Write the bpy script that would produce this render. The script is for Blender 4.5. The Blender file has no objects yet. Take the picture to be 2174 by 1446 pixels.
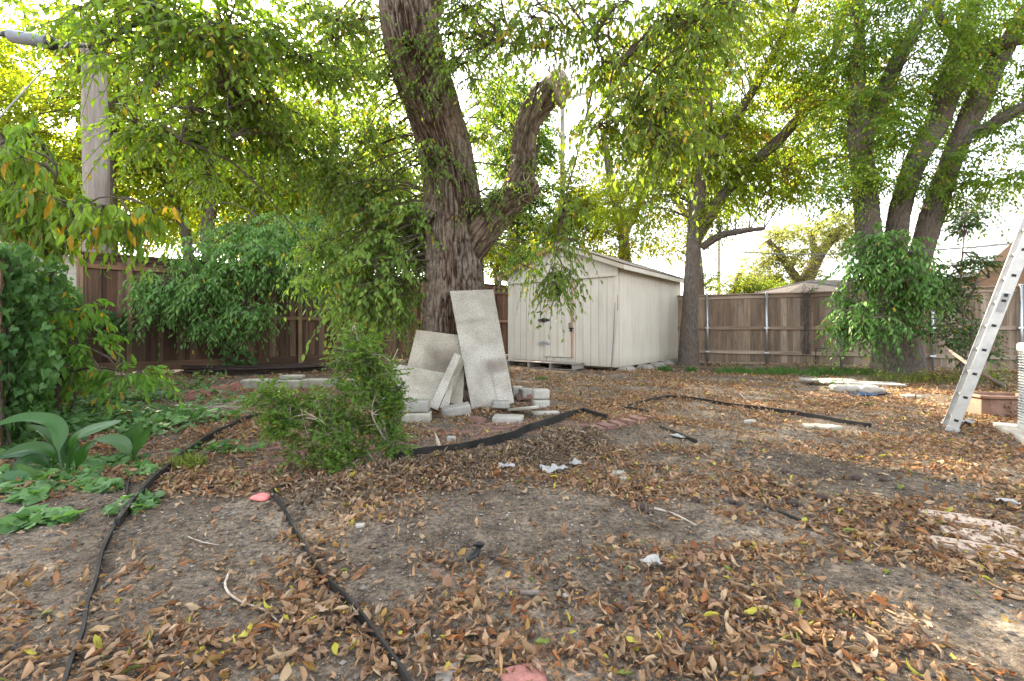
import bpy, bmesh, math, random
import numpy as np
from mathutils import Vector, Matrix

rng = np.random.default_rng(11)
random.seed(11)
sc = bpy.context.scene
COL = sc.collection
R = math.radians

# ------------------------------------------------------------------ camera model (photo 2174 x 1446)
F, CX, HY, H = 966.0, 1087.0, 698.0, 0.95
def P(px, py, d):
    return np.array([(px - CX) / F * d, d, H + (HY - py) / F * d])
def G(px, py):
    d = F * H / (py - HY)
    return np.array([(px - CX) / F * d, d])
def on_line(px, A, B):
    k = (px - CX) / F
    A = np.array(A, float); B = np.array(B, float)
    dx, dy = B - A
    t = (k * A[1] - A[0]) / (dx - k * dy)
    return A + (B - A) * t

# ------------------------------------------------------------------ numpy noise
def _h(ix, iy, iz, seed):
    with np.errstate(over='ignore'):
        n = (ix * 73856093) ^ (iy * 19349663) ^ (iz * 83492791) ^ (seed * 2654435 + 101)
        n = n & 0x7fffffff
        n = ((n << 13) ^ n) & 0x7fffffff
        n = (n * ((n * n * 15731 + 789221) & 0x7fffffff) + 1376312589) & 0x7fffffff
    return 1.0 - n / 1073741824.0
def vn(p, seed=0):
    p = np.asarray(p, float)
    i = np.floor(p).astype(np.int64); f = p - i
    u = f * f * f * (f * (f * 6 - 15) + 10)
    x, y, z = i[:, 0], i[:, 1], i[:, 2]
    def c(a, b, d): return _h(x + a, y + b, z + d, seed)
    def l(a, b, t): return a + (b - a) * t
    return l(l(l(c(0,0,0), c(1,0,0), u[:,0]), l(c(0,1,0), c(1,1,0), u[:,0]), u[:,1]),
             l(l(c(0,0,1), c(1,0,1), u[:,0]), l(c(0,1,1), c(1,1,1), u[:,0]), u[:,1]), u[:,2])
def fbm(p, o=3, seed=0):
    s = 0; a = 1.0; t = 0
    for k in range(o):
        s = s + a * vn(np.asarray(p) * 2.0 ** k + 17.3 * k, seed + k); t += a; a *= .5
    return s / t
def xy0(x, y, s, z=0.0):
    x = np.asarray(x, float).ravel(); y = np.asarray(y, float).ravel()
    return np.stack([x / s, y / s, np.full_like(x, z)], 1)

# ground height
def seg_dist(x, y, pts):
    best = np.full(len(x), 1e9)
    for a, b in zip(pts[:-1], pts[1:]):
        a = np.array(a); b = np.array(b); ab = b - a
        t = np.clip(((x - a[0]) * ab[0] + (y - a[1]) * ab[1]) / (ab @ ab), 0, 1)
        best = np.minimum(best, np.hypot(x - a[0] - t * ab[0], y - a[1] - t * ab[1]))
    return best
MOUND = [G(690, 1065), G(820, 1020), G(1000, 995), G(1160, 965), G(1240, 930)]
def hz(x, y):
    x = np.atleast_1d(np.asarray(x, float)); y = np.atleast_1d(np.asarray(y, float))
    z = .016 * vn(xy0(x, y, .9), 3) + .010 * vn(xy0(x, y, .33), 4)
    z += .075 * np.exp(-(seg_dist(x, y, MOUND) / .17) ** 2) * (1 + .5 * vn(xy0(x, y, .12), 8))
    far = np.clip((np.hypot(x, y) - 25) / 20, 0, 1)
    return z * (1 - far)
def h1(x, y): return float(hz(x, y)[0])

# ------------------------------------------------------------------ object helpers
def tag(o, label=None, cat=None, group=None, kind=None):
    if label: o['label'] = label
    if cat: o['category'] = cat
    if group: o['group'] = group
    if kind: o['kind'] = kind
    return o
def thing(name, label, cat, loc, rz=0, group=None, rot=None):
    o = bpy.data.objects.new(name, None); COL.objects.link(o)
    o.location = [float(v) for v in loc]; o.rotation_euler = rot if rot else (0, 0, rz)
    o.empty_display_size = .1
    return tag(o, label, cat, group)

class MB:
    def __init__(s): s.V=[]; s.T=[]; s.Gv=[]; s.F=[]; s.M=[]; s.n=0
    def add(s, V, F, tint=(1,1,1), gv=None, mi=0):
        V = np.asarray(V, float).reshape(-1, 3); N = len(V)
        t = np.asarray(tint, float)
        if t.ndim == 1: t = np.tile(t, (N, 1))
        s.V.append(V); s.T.append(t); s.Gv.append(V if gv is None else np.asarray(gv, float))
        if isinstance(F, np.ndarray): F = [F]
        for f in F:
            f = np.asarray(f, np.int64)
            if f.size == 0: continue
            s.F.append(f + s.n); s.M.append(np.full(len(f), mi))
        s.n += N
        return s
    def addpoly(s, V, polys, tint=(1,1,1), gv=None, mi=0):
        by = {}
        for p in polys: by.setdefault(len(p), []).append(p)
        return s.add(V, [np.array(v) for v in by.values()], tint, gv, mi)
    def build(s, name, mats, parent=None, smooth=False, off=(0,0,0), loc=None):
        V = np.concatenate(s.V) - np.asarray(off, float)
        me = bpy.data.meshes.new(name)
        me.vertices.add(len(V)); me.vertices.foreach_set('co', V.astype(np.float32).ravel())
        li = np.concatenate([f.ravel() for f in s.F]); tot = np.concatenate([np.full(len(f), f.shape[1]) for f in s.F])
        me.loops.add(len(li)); me.loops.foreach_set('vertex_index', li.astype(np.int32))
        me.polygons.add(len(tot))
        me.polygons.foreach_set('loop_start', np.concatenate([[0], np.cumsum(tot)[:-1]]).astype(np.int32))
        me.polygons.foreach_set('material_index', np.concatenate(s.M).astype(np.int32))
        me.polygons.foreach_set('use_smooth', np.full(len(tot), smooth))
        a = me.attributes.new('tint', 'FLOAT_COLOR', 'POINT')
        T = np.concatenate(s.T); a.data.foreach_set('color', np.concatenate([T, np.ones((len(T), 1))], 1).astype(np.float32).ravel())
        g = me.attributes.new('gv', 'FLOAT_VECTOR', 'POINT')
        g.data.foreach_set('vector', np.concatenate(s.Gv).astype(np.float32).ravel())
        me.update(calc_edges=True); me.validate()
        for m in (mats if isinstance(mats, (list, tuple)) else [mats]): me.materials.append(m)
        o = bpy.data.objects.new(name, me); COL.objects.link(o)
        if parent: o.parent = parent
        o.location = loc if loc is not None else ((0,0,0) if parent else tuple(float(v) for v in off))
        return o

def euler(rx=0, ry=0, rz=0): return np.array(Matrix.Rotation(rz,3,'Z') @ Matrix.Rotation(ry,3,'Y') @ Matrix.Rotation(rx,3,'X'))
_CB = None
def box(mb, c, size, rot=None, b=.003, tint=(1,1,1), mi=0, grain=2):
    """chamfered box; grain = local axis the wood grain runs along"""
    hx, hy, hzv = [v / 2 for v in size]; b = min(b, hx*.45, hy*.45, hzv*.45)
    hs = (hx, hy, hzv); V = []; idx = {}
    for sx in (-1,1):
        for sy in (-1,1):
            for sz in (-1,1):
                sg = (sx,sy,sz)
                for ax in range(3):
                    v = [sg[k]*(hs[k]-b) for k in range(3)]; v[ax] = sg[ax]*hs[ax]
                    idx[(sg,ax)] = len(V); V.append(v)
    polys = []
    for ax in range(3):
        o1, o2 = (ax+1)%3, (ax+2)%3
        for s in (-1,1):
            q = []
            for a, c2 in ((-1,-1),(1,-1),(1,1),(-1,1)):
                sg = [0,0,0]; sg[ax]=s; sg[o1]=a; sg[o2]=c2; q.append(idx[(tuple(sg),ax)])
            polys.append(q if s > 0 else q[::-1])
        for a in (-1,1):
            for c2 in (-1,1):
                sg0=[0,0,0]; sg0[o1]=a; sg0[o2]=c2
                lo=list(sg0); lo[ax]=-1; hi=list(sg0); hi[ax]=1
                q=[idx[(tuple(lo),o1)], idx[(tuple(hi),o1)], idx[(tuple(hi),o2)], idx[(tuple(lo),o2)]]
                polys.append(q if a*c2 < 0 else q[::-1])
    for sx in (-1,1):
        for sy in (-1,1):
            for sz in (-1,1):
                sg=(sx,sy,sz); q=[idx[(sg,0)],idx[(sg,1)],idx[(sg,2)]]
                polys.append(q if sx*sy*sz > 0 else q[::-1])
    V = np.array(V); g = V.copy()
    if grain == 0: g = g[:, [1,2,0]]
    elif grain == 1: g = g[:, [0,2,1]]
    g = g + rng.uniform(-40, 40, 3)
    if rot is not None: V = V @ np.asarray(rot).T
    mb.addpoly(V + np.asarray(c, float), polys, tint, g, mi)

def smooth_path(pts, step):
    pts = np.asarray(pts, float); out = []
    n = len(pts)
    for i in range(n - 1):
        p0 = pts[max(i-1,0)]; p1 = pts[i]; p2 = pts[i+1]; p3 = pts[min(i+2,n-1)]
        k = max(1, int(np.linalg.norm((p2-p1)[:3]) / step))
        t = np.linspace(0, 1, k, endpoint=False)[:, None]
        out.append(.5*((2*p1)+(-p0+p2)*t+(2*p0-5*p1+4*p2-p3)*t*t+(-p0+3*p1-3*p2+p3)*t**3))
    out.append(pts[-1:]); return np.concatenate(out)

def tube(mb, pts, rad, nseg=8, step=.2, disp=None, tint=(1,1,1), mi=0, cap=True, smooth=True, ridge=None):
    """disp(theta, s, r, pos) -> radial offset"""
    q = np.concatenate([np.asarray(pts, float), np.asarray(rad, float)[:, None]], 1)
    if smooth: q = smooth_path(q, step)
    c = q[:, :3]; r = np.maximum(q[:, 3], 1e-4)
    T = np.gradient(c, axis=0); T /= np.linalg.norm(T, axis=1)[:, None] + 1e-12
    up = np.array([1,0,0]) if abs(T[0][2]) > .7 else np.array([0,0,1.])
    N = np.zeros_like(c); n = np.cross(T[0], np.cross(up, T[0])); n /= np.linalg.norm(n)
    for i in range(len(c)):
        n = n - T[i] * (n @ T[i]); n /= np.linalg.norm(n) + 1e-12; N[i] = n
    B = np.cross(T, N)
    s = np.concatenate([[0], np.cumsum(np.linalg.norm(np.diff(c, axis=0), axis=1))])
    th = np.linspace(0, 2*np.pi, nseg, endpoint=False)
    TH, S = np.meshgrid(th, s); RR = np.repeat(r[:, None], nseg, 1)
    rr = RR.copy()
    if disp is not None:
        dd_ = disp(TH.ravel(), S.ravel(), RR.ravel(), None); rr = RR + dd_.reshape(RR.shape)
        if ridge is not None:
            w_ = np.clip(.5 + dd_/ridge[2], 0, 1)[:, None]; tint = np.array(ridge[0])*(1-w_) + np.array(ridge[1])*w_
    V = c[:, None] + N[:, None]*(np.cos(TH)*rr)[..., None] + B[:, None]*(np.sin(TH)*rr)[..., None]
    gv = np.stack([np.cos(TH)*RR, np.sin(TH)*RR, S], -1).reshape(-1, 3) + rng.uniform(-9, 9, 3)
    k = len(c); i, j = np.meshgrid(np.arange(k-1), np.arange(nseg), indexing='ij'); j2 = (j+1) % nseg
    Fq = np.stack([i*nseg+j, i*nseg+j2, (i+1)*nseg+j2, (i+1)*nseg+j], -1).reshape(-1, 4)
    mb.add(V, Fq, tint, gv, mi)
    if cap:
        mb.F.append(np.arange(nseg)[None, ::-1] + mb.n - k*nseg); mb.M.append(np.array([mi]))
        mb.F.append(np.arange(nseg)[None] + mb.n - nseg); mb.M.append(np.array([mi]))
    return c, r

def bark_disp(amp, fw, fl, seed=0, flare=None):
    def f(th, s, r, _):
        p = np.stack([np.cos(th)*r/fw, np.sin(th)*r/fw, s/fl], 1)
        w = .8 * np.stack([vn(p*.4, seed+5), vn(p*.45+9, seed+6), np.zeros(len(p))], 1)
        n1 = np.abs(vn(p + w, seed)); n2 = np.abs(vn(p*2.1 + w, seed+1)); n3 = vn(p*5.0*np.array([1,1,3.]), seed+2)
        d = amp * ((np.minimum(n1*2.2, 1) - .55) * 1.0 + .45*(np.minimum(n2*2.2,1)-.5) + .25*n3)
        d = d + .07 * r * vn(np.stack([np.cos(th)*1.2, np.sin(th)*1.2, s*1.1], 1), seed+9)
        if flare: d = d + flare(th, s, r)
        return d
    return f

def nrmz(a): return a / (np.linalg.norm(a, axis=-1, keepdims=True) + 1e-9)
def leaf_add(mb, pos, d, n, L, W, tint, prof=((0,.08),(.35,1),(.7,.75),(1,.04)), bend=.5, roll=.4, C=2, mi=0, twist=0., jit=0.):
    pos = np.asarray(pos, float); N = len(pos)
    if N == 0: return
    d = nrmz(np.asarray(d, float)); sd = nrmz(np.cross(d, n)); n = np.cross(sd, d)
    L = np.broadcast_to(L, N); W = np.broadcast_to(W, N)
    bend = np.broadcast_to(bend, N) + 1e-3; roll = np.broadcast_to(roll, N) + 1e-3
    rows = []
    ss = np.linspace(-1, 1, C)
    for t, w in prof:
        a = bend * t
        y = L*np.sin(a)/bend; z = -L*(1-np.cos(a))/bend
        nn = n*np.cos(a)[:,None] + d*np.sin(a)[:,None]
        base = pos + d*y[:,None] + n*z[:,None]
        twt = np.broadcast_to(twist, N)*(t-.5); ct, st_ = np.cos(twt)[:,None], np.sin(twt)[:,None]
        sdt = sd*ct + nn*st_; nn = nn*ct - sd*st_
        for s in ss:
            hw = W*.5*w; ph = roll*s
            rows.append(base + sdt*(hw*np.sin(ph)/roll)[:,None] + nn*(hw*(1-np.cos(ph))/roll)[:,None])
    Rn = len(prof)
    V = np.stack(rows, 1)
    if jit: V = V + rng.normal(0, jit, V.shape)*W[:,None,None]
    i, j = np.meshgrid(np.arange(Rn-1), np.arange(C-1), indexing='ij')
    q = np.stack([i*C+j, i*C+j+1, (i+1)*C+j+1, (i+1)*C+j], -1).reshape(-1,4)
    Fq = (q[None] + (np.arange(N)*Rn*C)[:,None,None]).reshape(-1,4)
    mb.add(V.reshape(-1,3), Fq, np.repeat(np.asarray(tint), Rn*C, 0), None, mi)
DIAMOND = ((0,.25),(.45,1),(1,.12))
OVAL = ((0,.08),(.3,.95),(.65,.8),(1,.05))
LANCE = ((0,.1),(.2,.8),(.5,1),(.8,.5),(1,.03))

# ------------------------------------------------------------------ materials
def new_mat(name):
    m = bpy.data.materials.new(name); m.use_nodes = True
    nt = m.node_tree; nt.nodes.clear()
    out = nt.nodes.new('ShaderNodeOutputMaterial')
    return m, nt, out
class NT:
    def __init__(s, name): s.m, s.t, s.out = new_mat(name)
    def n(s, typ, **kw):
        nd = s.t.nodes.new(typ)
        for k, v in kw.items():
            if k.startswith('i_'):
                key = k[2:]; key = int(key) if key.isdigit() else key.replace('_', ' ')
                nd.inputs[key].default_value = v
            else: setattr(nd, k, v)
        return nd
    def l(s, a, b): s.t.links.new(a, b)
    def attr(s, nm): return s.n('ShaderNodeAttribute', attribute_name=nm)
    def noise(s, vec, scale, detail=4, rough=.55):
        nd = s.n('ShaderNodeTexNoise'); nd.inputs['Scale'].default_value = scale
        nd.inputs['Detail'].default_value = detail; nd.inputs['Roughness'].default_value = rough
        if vec is not None: s.l(vec, nd.inputs['Vector'])
        return nd.outputs['Fac']
    def scalev(s, vec, sc):
        nd = s.n('ShaderNodeMapping'); nd.inputs['Scale'].default_value = sc; s.l(vec, nd.inputs['Vector']); return nd.outputs[0]
    def ramp(s, fac, stops):
        nd = s.n('ShaderNodeValToRGB'); e = nd.color_ramp.elements
        while len(e) < len(stops): e.new(.5)
        for k, (p, c) in enumerate(stops):
            e[k].position = p; e[k].color = (*c, 1) if len(c) == 3 else c
        s.l(fac, nd.inputs[0]); return nd.outputs[0]
    def mix(s, a, b, fac, typ='MIX'):
        nd = s.n('ShaderNodeMix', data_type='RGBA', blend_type=typ)
        for sock, v in ((nd.inputs[6], a), (nd.inputs[7], b), (nd.inputs[0], fac)):
            if isinstance(v, (int, float)): sock.default_value = v
            elif isinstance(v, tuple): sock.default_value = (*v, 1)
            else: s.l(v, sock)
        return nd.outputs[2]
    def bsdf(s, col, rough=.8, spec=.3, metal=0, bump=None, bstr=.3, bdist=.01):
        b = s.n('ShaderNodeBsdfPrincipled')
        if isinstance(col, tuple): b.inputs['Base Color'].default_value = (*col, 1)
        else: s.l(col, b.inputs['Base Color'])
        if isinstance(rough, (int, float)): b.inputs['Roughness'].default_value = rough
        else: s.l(rough, b.inputs['Roughness'])
        b.inputs['Specular IOR Level'].default_value = spec; b.inputs['Metallic'].default_value = metal
        if bump is not None:
            bn = s.n('ShaderNodeBump'); bn.inputs['Strength'].default_value = bstr; bn.inputs['Distance'].default_value = bdist
            s.l(bump, bn.inputs['Height']); s.l(bn.outputs[0], b.inputs['Normal'])
        return b
    def done(s, b): s.l(b.outputs[0], s.out.inputs[0]); return s.m

def leaf_mat(name, trans=.42, tcol=(1.5,1.45,.6), rough=.42, spec=.35, gain=1.0):
    k = NT(name); a = k.attr('tint')
    geo = k.n('ShaderNodeNewGeometry')
    c = a.outputs['Color']
    nz = k.noise(k.n('ShaderNodeTexCoord').outputs['Object'], 9, 2)
    c = k.mix(c, k.mix(c, (gain*1.35, gain*1.3, gain*1.1), 1.0, 'MULTIPLY'), nz)
    b = k.bsdf(c, rough, spec)
    t = k.n('ShaderNodeBsdfTranslucent'); k.l(k.mix(c, tcol, 1.0, 'MULTIPLY'), t.inputs[0])
    mx = k.n('ShaderNodeMixShader'); mx.inputs[0].default_value = trans
    k.l(b.outputs[0], mx.inputs[1]); k.l(t.outputs[0], mx.inputs[2]); k.l(mx.outputs[0], k.out.inputs[0])
    return k.m
def wood_mat(name, rough=.85, bstr=.35, contrast=.55):
    k = NT(name); gv = k.attr('gv').outputs['Vector']; tn = k.attr('tint').outputs['Color']
    g1 = k.noise(k.scalev(gv, (38, 38, 1.6)), 1, 5, .65)
    g2 = k.noise(k.scalev(gv, (5, 5, 1.2)), 1, 3, .6)
    f = k.ramp(g1, [(.25, (1-contrast,)*3), (.75, (1+contrast*.35,)*3)])
    c = k.mix(tn, f, 1.0, 'MULTIPLY')
    f2 = k.ramp(g2, [(.3, (.72, .70, .70)), (.7, (1.15, 1.12, 1.08))])
    c = k.mix(c, f2, 1.0, 'MULTIPLY')
    vo = k.n('ShaderNodeTexVoronoi'); vo.inputs['Scale'].default_value = 1; k.l(k.scalev(gv, (9, 9, 2.6)), vo.inputs['Vector'])
    kn = k.ramp(vo.outputs['Distance'], [(.05, (.35,.3,.28)), (.12, (1,1,1))])
    c = k.mix(c, kn, .8, 'MULTIPLY')
    return k.done(k.bsdf(c, rough, .2, bump=g1, bstr=bstr, bdist=.004))
def bark_mat(name, dark, light, warm, sc=1.0, bstr=.6):
    k = NT(name); gv = k.attr('gv').outputs['Vector']
    n1 = k.noise(k.scalev(gv, (24*sc, 24*sc, 7*sc)), 1, 6, .65)
    n2 = k.noise(k.scalev(gv, (3, 3, 1.0)), 1, 3)
    n3 = k.noise(k.scalev(gv, (120*sc, 120*sc, 60*sc)), 1, 3)
    c = k.ramp(n1, [(.32, dark), (.62, light)])
    c = k.mix(c, warm, k.ramp(n2, [(.4, (0,0,0)), (.7, (.7,.7,.7))]))
    c = k.mix(c, k.ramp(n3, [(.3, (.75,)*3), (.7, (1.2,)*3)]), 1.0, 'MULTIPLY')
    c = k.mix(c, k.attr('tint').outputs['Color'], 1.0, 'MULTIPLY')
    return k.done(k.bsdf(c, .9, .15, bump=n1, bstr=bstr, bdist=.012))
def stone_mat(name, base, var=.25, scale=6, speck=None, rough=.9, bstr=.4, spec=.2):
    k = NT(name); co = k.n('ShaderNodeTexCoord').outputs['Object']
    n1 = k.noise(co, scale, 5, .6); n2 = k.noise(co, scale*14, 3, .6)
    lo = tuple(v*(1-var) for v in base); hi = tuple(v*(1+var) for v in base)
    c = k.ramp(n1, [(.3, lo), (.7, hi)])
    c = k.mix(c, k.ramp(n2, [(.3, (.8,)*3), (.7, (1.15,)*3)]), 1.0, 'MULTIPLY')
    c = k.mix(c, k.attr('tint').outputs['Color'], 1.0, 'MULTIPLY')
    if speck:
        v = k.n('ShaderNodeTexVoronoi'); v.inputs['Scale'].default_value = speck[0]; k.l(co, v.inputs['Vector'])
        sp = k.ramp(v.outputs['Distance'], [(speck[1], speck[2]), (speck[1]+.08, (1,1,1))])
        c = k.mix(c, sp, 1.0, 'MULTIPLY')
    return k.done(k.bsdf(c, rough, spec, bump=n2, bstr=bstr, bdist=.004))
def plain_mat(name, col, rough=.6, metal=0, spec=.3, var=.15, scale=12, bstr=.1):
    k = NT(name); co = k.n('ShaderNodeTexCoord').outputs['Object']
    n = k.noise(co, scale, 4)
    c = k.ramp(n, [(.3, tuple(v*(1-var) for v in col)), (.7, tuple(v*(1+var) for v in col))])
    c = k.mix(c, k.attr('tint').outputs['Color'], 1.0, 'MULTIPLY')
    return k.done(k.bsdf(c, rough, spec, metal, bump=n, bstr=bstr, bdist=.003))

def soil_mat():
    k = NT('bare_soil'); co = k.n('ShaderNodeTexCoord').outputs['Object']
    n1 = k.noise(co, 1.1, 5, .6); n2 = k.noise(co, 9, 5, .65); n3 = k.noise(co, 48, 4, .75)
    c = k.ramp(n1, [(.32, (.075,.060,.046)), (.5, (.128,.105,.082)), (.66, (.215,.181,.143))])
    c = k.mix(c, k.ramp(n2, [(.3, (.5,.49,.48)), (.7, (1.38,1.36,1.3))]), 1.0, 'MULTIPLY')
    c = k.mix(c, k.ramp(n3, [(.36, (.4,.4,.4)), (.64, (1.55,1.52,1.48))]), 1.0, 'MULTIPLY')
    v = k.n('ShaderNodeTexVoronoi'); v.inputs['Scale'].default_value = 95; k.l(co, v.inputs['Vector'])
    c = k.mix(c, (.42,.39,.34), k.ramp(v.outputs['Distance'], [(.10, (.75,)*3), (.2, (0,0,0))]))
    w = k.n('ShaderNodeTexVoronoi', feature='DISTANCE_TO_EDGE'); w.inputs['Scale'].default_value = 9
    wv = k.n('ShaderNodeMix', data_type='VECTOR')
    wn = k.n('ShaderNodeTexNoise'); wn.inputs['Scale'].default_value = 14; k.l(co, wn.inputs['Vector'])
    vm = k.n('ShaderNodeVectorMath', operation='MULTIPLY_ADD'); k.l(wn.outputs['Color'], vm.inputs[0]); vm.inputs[1].default_value = (.12,.12,.12); k.l(co, vm.inputs[2])
    k.l(vm.outputs[0], w.inputs['Vector'])
    crack = k.ramp(w.outputs['Distance'], [(.0, (.35,.34,.33)), (.05, (1,1,1))])
    cm = k.ramp(k.noise(co, .9, 2), [(.5, (0,0,0)), (.6, (.8,.8,.8))])
    c = k.mix(c, k.mix(c, crack, 1.0, 'MULTIPLY'), cm)
    add = k.n('ShaderNodeMath', operation='ADD'); k.l(n3, add.inputs[0]); k.l(n2, add.inputs[1])
    return k.done(k.bsdf(c, .95, .12, bump=add.outputs[0], bstr=.7, bdist=.012))

def granite_mat():
    k = NT('speckled_granite'); gv = k.n('ShaderNodeTexCoord').outputs['Object']
    v1 = k.n('ShaderNodeTexVoronoi'); v1.inputs['Scale'].default_value = 150; k.l(gv, v1.inputs['Vector'])
    n1 = k.noise(gv, 85, 5, .7); n0 = k.noise(gv, 3.2, 4)
    c = k.ramp(n1, [(.34, (.20,.185,.165)), (.46, (.41,.38,.325)), (.6, (.545,.51,.435))])
    c = k.mix(c, k.ramp(v1.outputs['Color'], [(.1, (.5,.5,.5)), (.5, (1,1,1))]), .7, 'MULTIPLY')
    c = k.mix(c, k.ramp(n0, [(.3, (.58,.55,.50)), (.65, (.92,.91,.88))]), 1.0, 'MULTIPLY')
    c = k.mix(c, k.attr('tint').outputs['Color'], 1.0, 'MULTIPLY')
    r = k.ramp(n0, [(.35, (.55,)*3), (.6, (.25,)*3)])
    return k.done(k.bsdf(c, r, .5, bump=n1, bstr=.05, bdist=.002))

def paint_mat():
    k = NT('cream_shed_paint'); co = k.n('ShaderNodeTexCoord').outputs['Object']
    n1 = k.noise(co, 2.0, 4); n2 = k.noise(k.scalev(co, (9, 9, .8)), 1, 4); n3 = k.noise(k.scalev(co, (80,80,6)), 1, 3)
    c = k.ramp(n1, [(.3, (.55,.50,.42)), (.7, (.615,.565,.48))])
    c = k.mix(c, k.ramp(n2, [(.25, (.86,.83,.78)), (.5, (1,1,1))]), 1.0, 'MULTIPLY')
    sx = k.n('ShaderNodeSeparateXYZ'); k.l(co, sx.inputs[0])
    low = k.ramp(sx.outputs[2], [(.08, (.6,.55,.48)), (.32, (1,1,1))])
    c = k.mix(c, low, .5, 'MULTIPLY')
    c = k.mix(c, k.attr('tint').outputs['Color'], 1.0, 'MULTIPLY')
    return k.done(k.bsdf(c, .55, .3, bump=n3, bstr=.12, bdist=.003))

def shingle_mat(name, c1, c2):
    k = NT(name); gv = k.attr('gv').outputs['Vector']
    br = k.n('ShaderNodeTexBrick'); br.inputs['Scale'].default_value = 1
    br.inputs['Brick Width'].default_value = .32; br.inputs['Row Height'].default_value = .14; br.inputs['Mortar Size'].default_value = .006
    br.inputs['Color1'].default_value = (*c1, 1); br.inputs['Color2'].default_value = (*c2, 1); br.inputs['Mortar'].default_value = (.03,.028,.026,1)
    k.l(gv, br.inputs['Vector'])
    n = k.noise(gv, 3, 4)
    c = k.mix(br.outputs['Color'], k.ramp(n, [(.3, (.75,)*3), (.7, (1.2,)*3)]), 1.0, 'MULTIPLY')
    return k.done(k.bsdf(c, .9, .15, bump=br.outputs['Fac'], bstr=.3, bdist=-.01))

M = {}
M['soil'] = soil_mat()
M['litter'] = leaf_mat('dry_leaf', .18, (1.25,1.1,.8), .7, .15)
M['leaf_near'] = leaf_mat('elm_leaf', .46, (1.5,1.45,.55), .5, .22)
M['leaf_far'] = leaf_mat('backlit_leaf', .58, (1.6,1.5,.5), .5, .2)
M['leaf_gloss'] = leaf_mat('glossy_leaf', .34, (1.4,1.5,.6), .5, .28)
M['leaf_blade'] = leaf_mat('strap_leaf', .22, (1.3,1.5,.5), .38, .35, .75)
M['grass'] = leaf_mat('grass_blade', .3)
M['bark_old'] = bark_mat('furrowed_bark', (.050,.042,.036), (.20,.172,.145), (.155,.110,.080))
M['bark_grey'] = bark_mat('grey_bark', (.045,.038,.033), (.165,.142,.122), (.15,.10,.07), 1.4)
M['twig'] = bark_mat('twig_bark', (.06,.045,.035), (.14,.11,.085), (.10,.08,.06), 2)
M['deadwood'] = bark_mat('dead_wood', (.20,.165,.13), (.50,.43,.35), (.38,.29,.22), 1.2)
M['fence'] = wood_mat('weathered_cedar')
M['rawwood'] = wood_mat('bare_wood', .8, .3, .4)
M['metal'] = plain_mat('galvanised_steel', (.52,.54,.56), .38, .85, .5, .12, 20)
M['alu'] = plain_mat('ladder_aluminium', (.50,.49,.46), .45, .5, .5, .12, 18)
M['black'] = plain_mat('black_plastic', (.018,.019,.02), .45)
M['edge'] = plain_mat('lawn_edging_plastic', (.030,.028,.025), .75, 0, .15, .4, 5, .2)
M['iron'] = plain_mat('rusty_iron', (.055,.038,.032), .8, .2, .3, .35, 15, .3)
M['cable'] = plain_mat('cable_rubber', (.03,.031,.034), .5)
M['wire_grey'] = plain_mat('weathered_wire', (.22,.22,.22), .5)
M['concrete'] = stone_mat('grey_concrete', (.285,.268,.235), .22, 7)
M['pale_conc'] = stone_mat('pale_concrete', (.36,.338,.295), .2, 7)
M['limestone'] = stone_mat('rough_limestone', (.33,.31,.25), .3, 8, None, .95, .9)
M['brick'] = stone_mat('red_brick', (.215,.125,.10), .3, 8)
M['palebrick'] = stone_mat('pale_brick', (.46,.36,.28), .2, 8)
M['redconc'] = stone_mat('red_concrete', (.33,.15,.125), .22, 8)
M['terracotta'] = stone_mat('terracotta', (.27,.165,.12), .25, 6, None, .85)
M['granite'] = granite_mat()
M['paint'] = paint_mat()
M['white'] = plain_mat('white_paint', (.70,.69,.66), .6, 0, .3, .1, 4)
M['peel'] = wood_mat('flaking_white_board', .8, .5, .45)
M['shingle'] = shingle_mat('dark_shingles', (.06,.058,.058), (.09,.085,.08))
M['shingle2'] = shingle_mat('brown_shingles', (.05,.043,.04), (.075,.064,.058))
M['acgrey'] = plain_mat('painted_sheet_metal', (.46,.47,.46), .5, 0, .4, .08, 6)
M['dark'] = plain_mat('dark_void', (.012,.012,.012), .9)
M['brownwall'] = wood_mat('brown_gable_siding', .8, .2, .3)
M['splice'] = plain_mat('splice_case_plastic', (.15,.17,.20), .5, 0, .4)
M['blue'] = plain_mat('blue_plastic', (.03,.055,.11), .4)
M['pink'] = plain_mat('pink_red_plastic', (.75,.22,.20), .5)
M['paper'] = plain_mat('white_paper', (.33,.32,.30), .7, 0, .2, .12, 30)

# ------------------------------------------------------------------ world, sun, camera
SUN_AZ = math.atan2(-.60, .80)           # clockwise from +Y; the sun stands ahead and to the left
SUN_EL = R(33)
w = bpy.data.worlds.new('World'); sc.world = w; w.use_nodes = True
nt = w.node_tree; bg = nt.nodes['Background']
sky = nt.nodes.new('ShaderNodeTexSky'); sky.sky_type = 'NISHITA'; sky.sun_disc = False
sky.sun_elevation = SUN_EL; sky.sun_rotation = SUN_AZ; sky.air_density = 1.0; sky.dust_density = 2.5; sky.ozone_density = 1.0
hs_ = nt.nodes.new('ShaderNodeHueSaturation'); hs_.inputs['Saturation'].default_value = .30; nt.links.new(sky.outputs[0], hs_.inputs['Color']); nt.links.new(hs_.outputs[0], bg.inputs[0]); bg.inputs[1].default_value = .15
sl = bpy.data.lights.new('sun', 'SUN'); sl.energy = 5.0; sl.angle = R(.5); sl.color = (1, .86, .66)
so = bpy.data.objects.new('sun', sl); COL.objects.link(so)
sv = Vector((math.sin(SUN_AZ)*math.cos(SUN_EL), math.cos(SUN_AZ)*math.cos(SUN_EL), math.sin(SUN_EL)))
so.rotation_euler = sv.to_track_quat('Z', 'Y').to_euler(); so.location = (0, 0, 30)
cam = bpy.data.cameras.new('camera'); co = bpy.data.objects.new('camera', cam); COL.objects.link(co)
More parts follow.
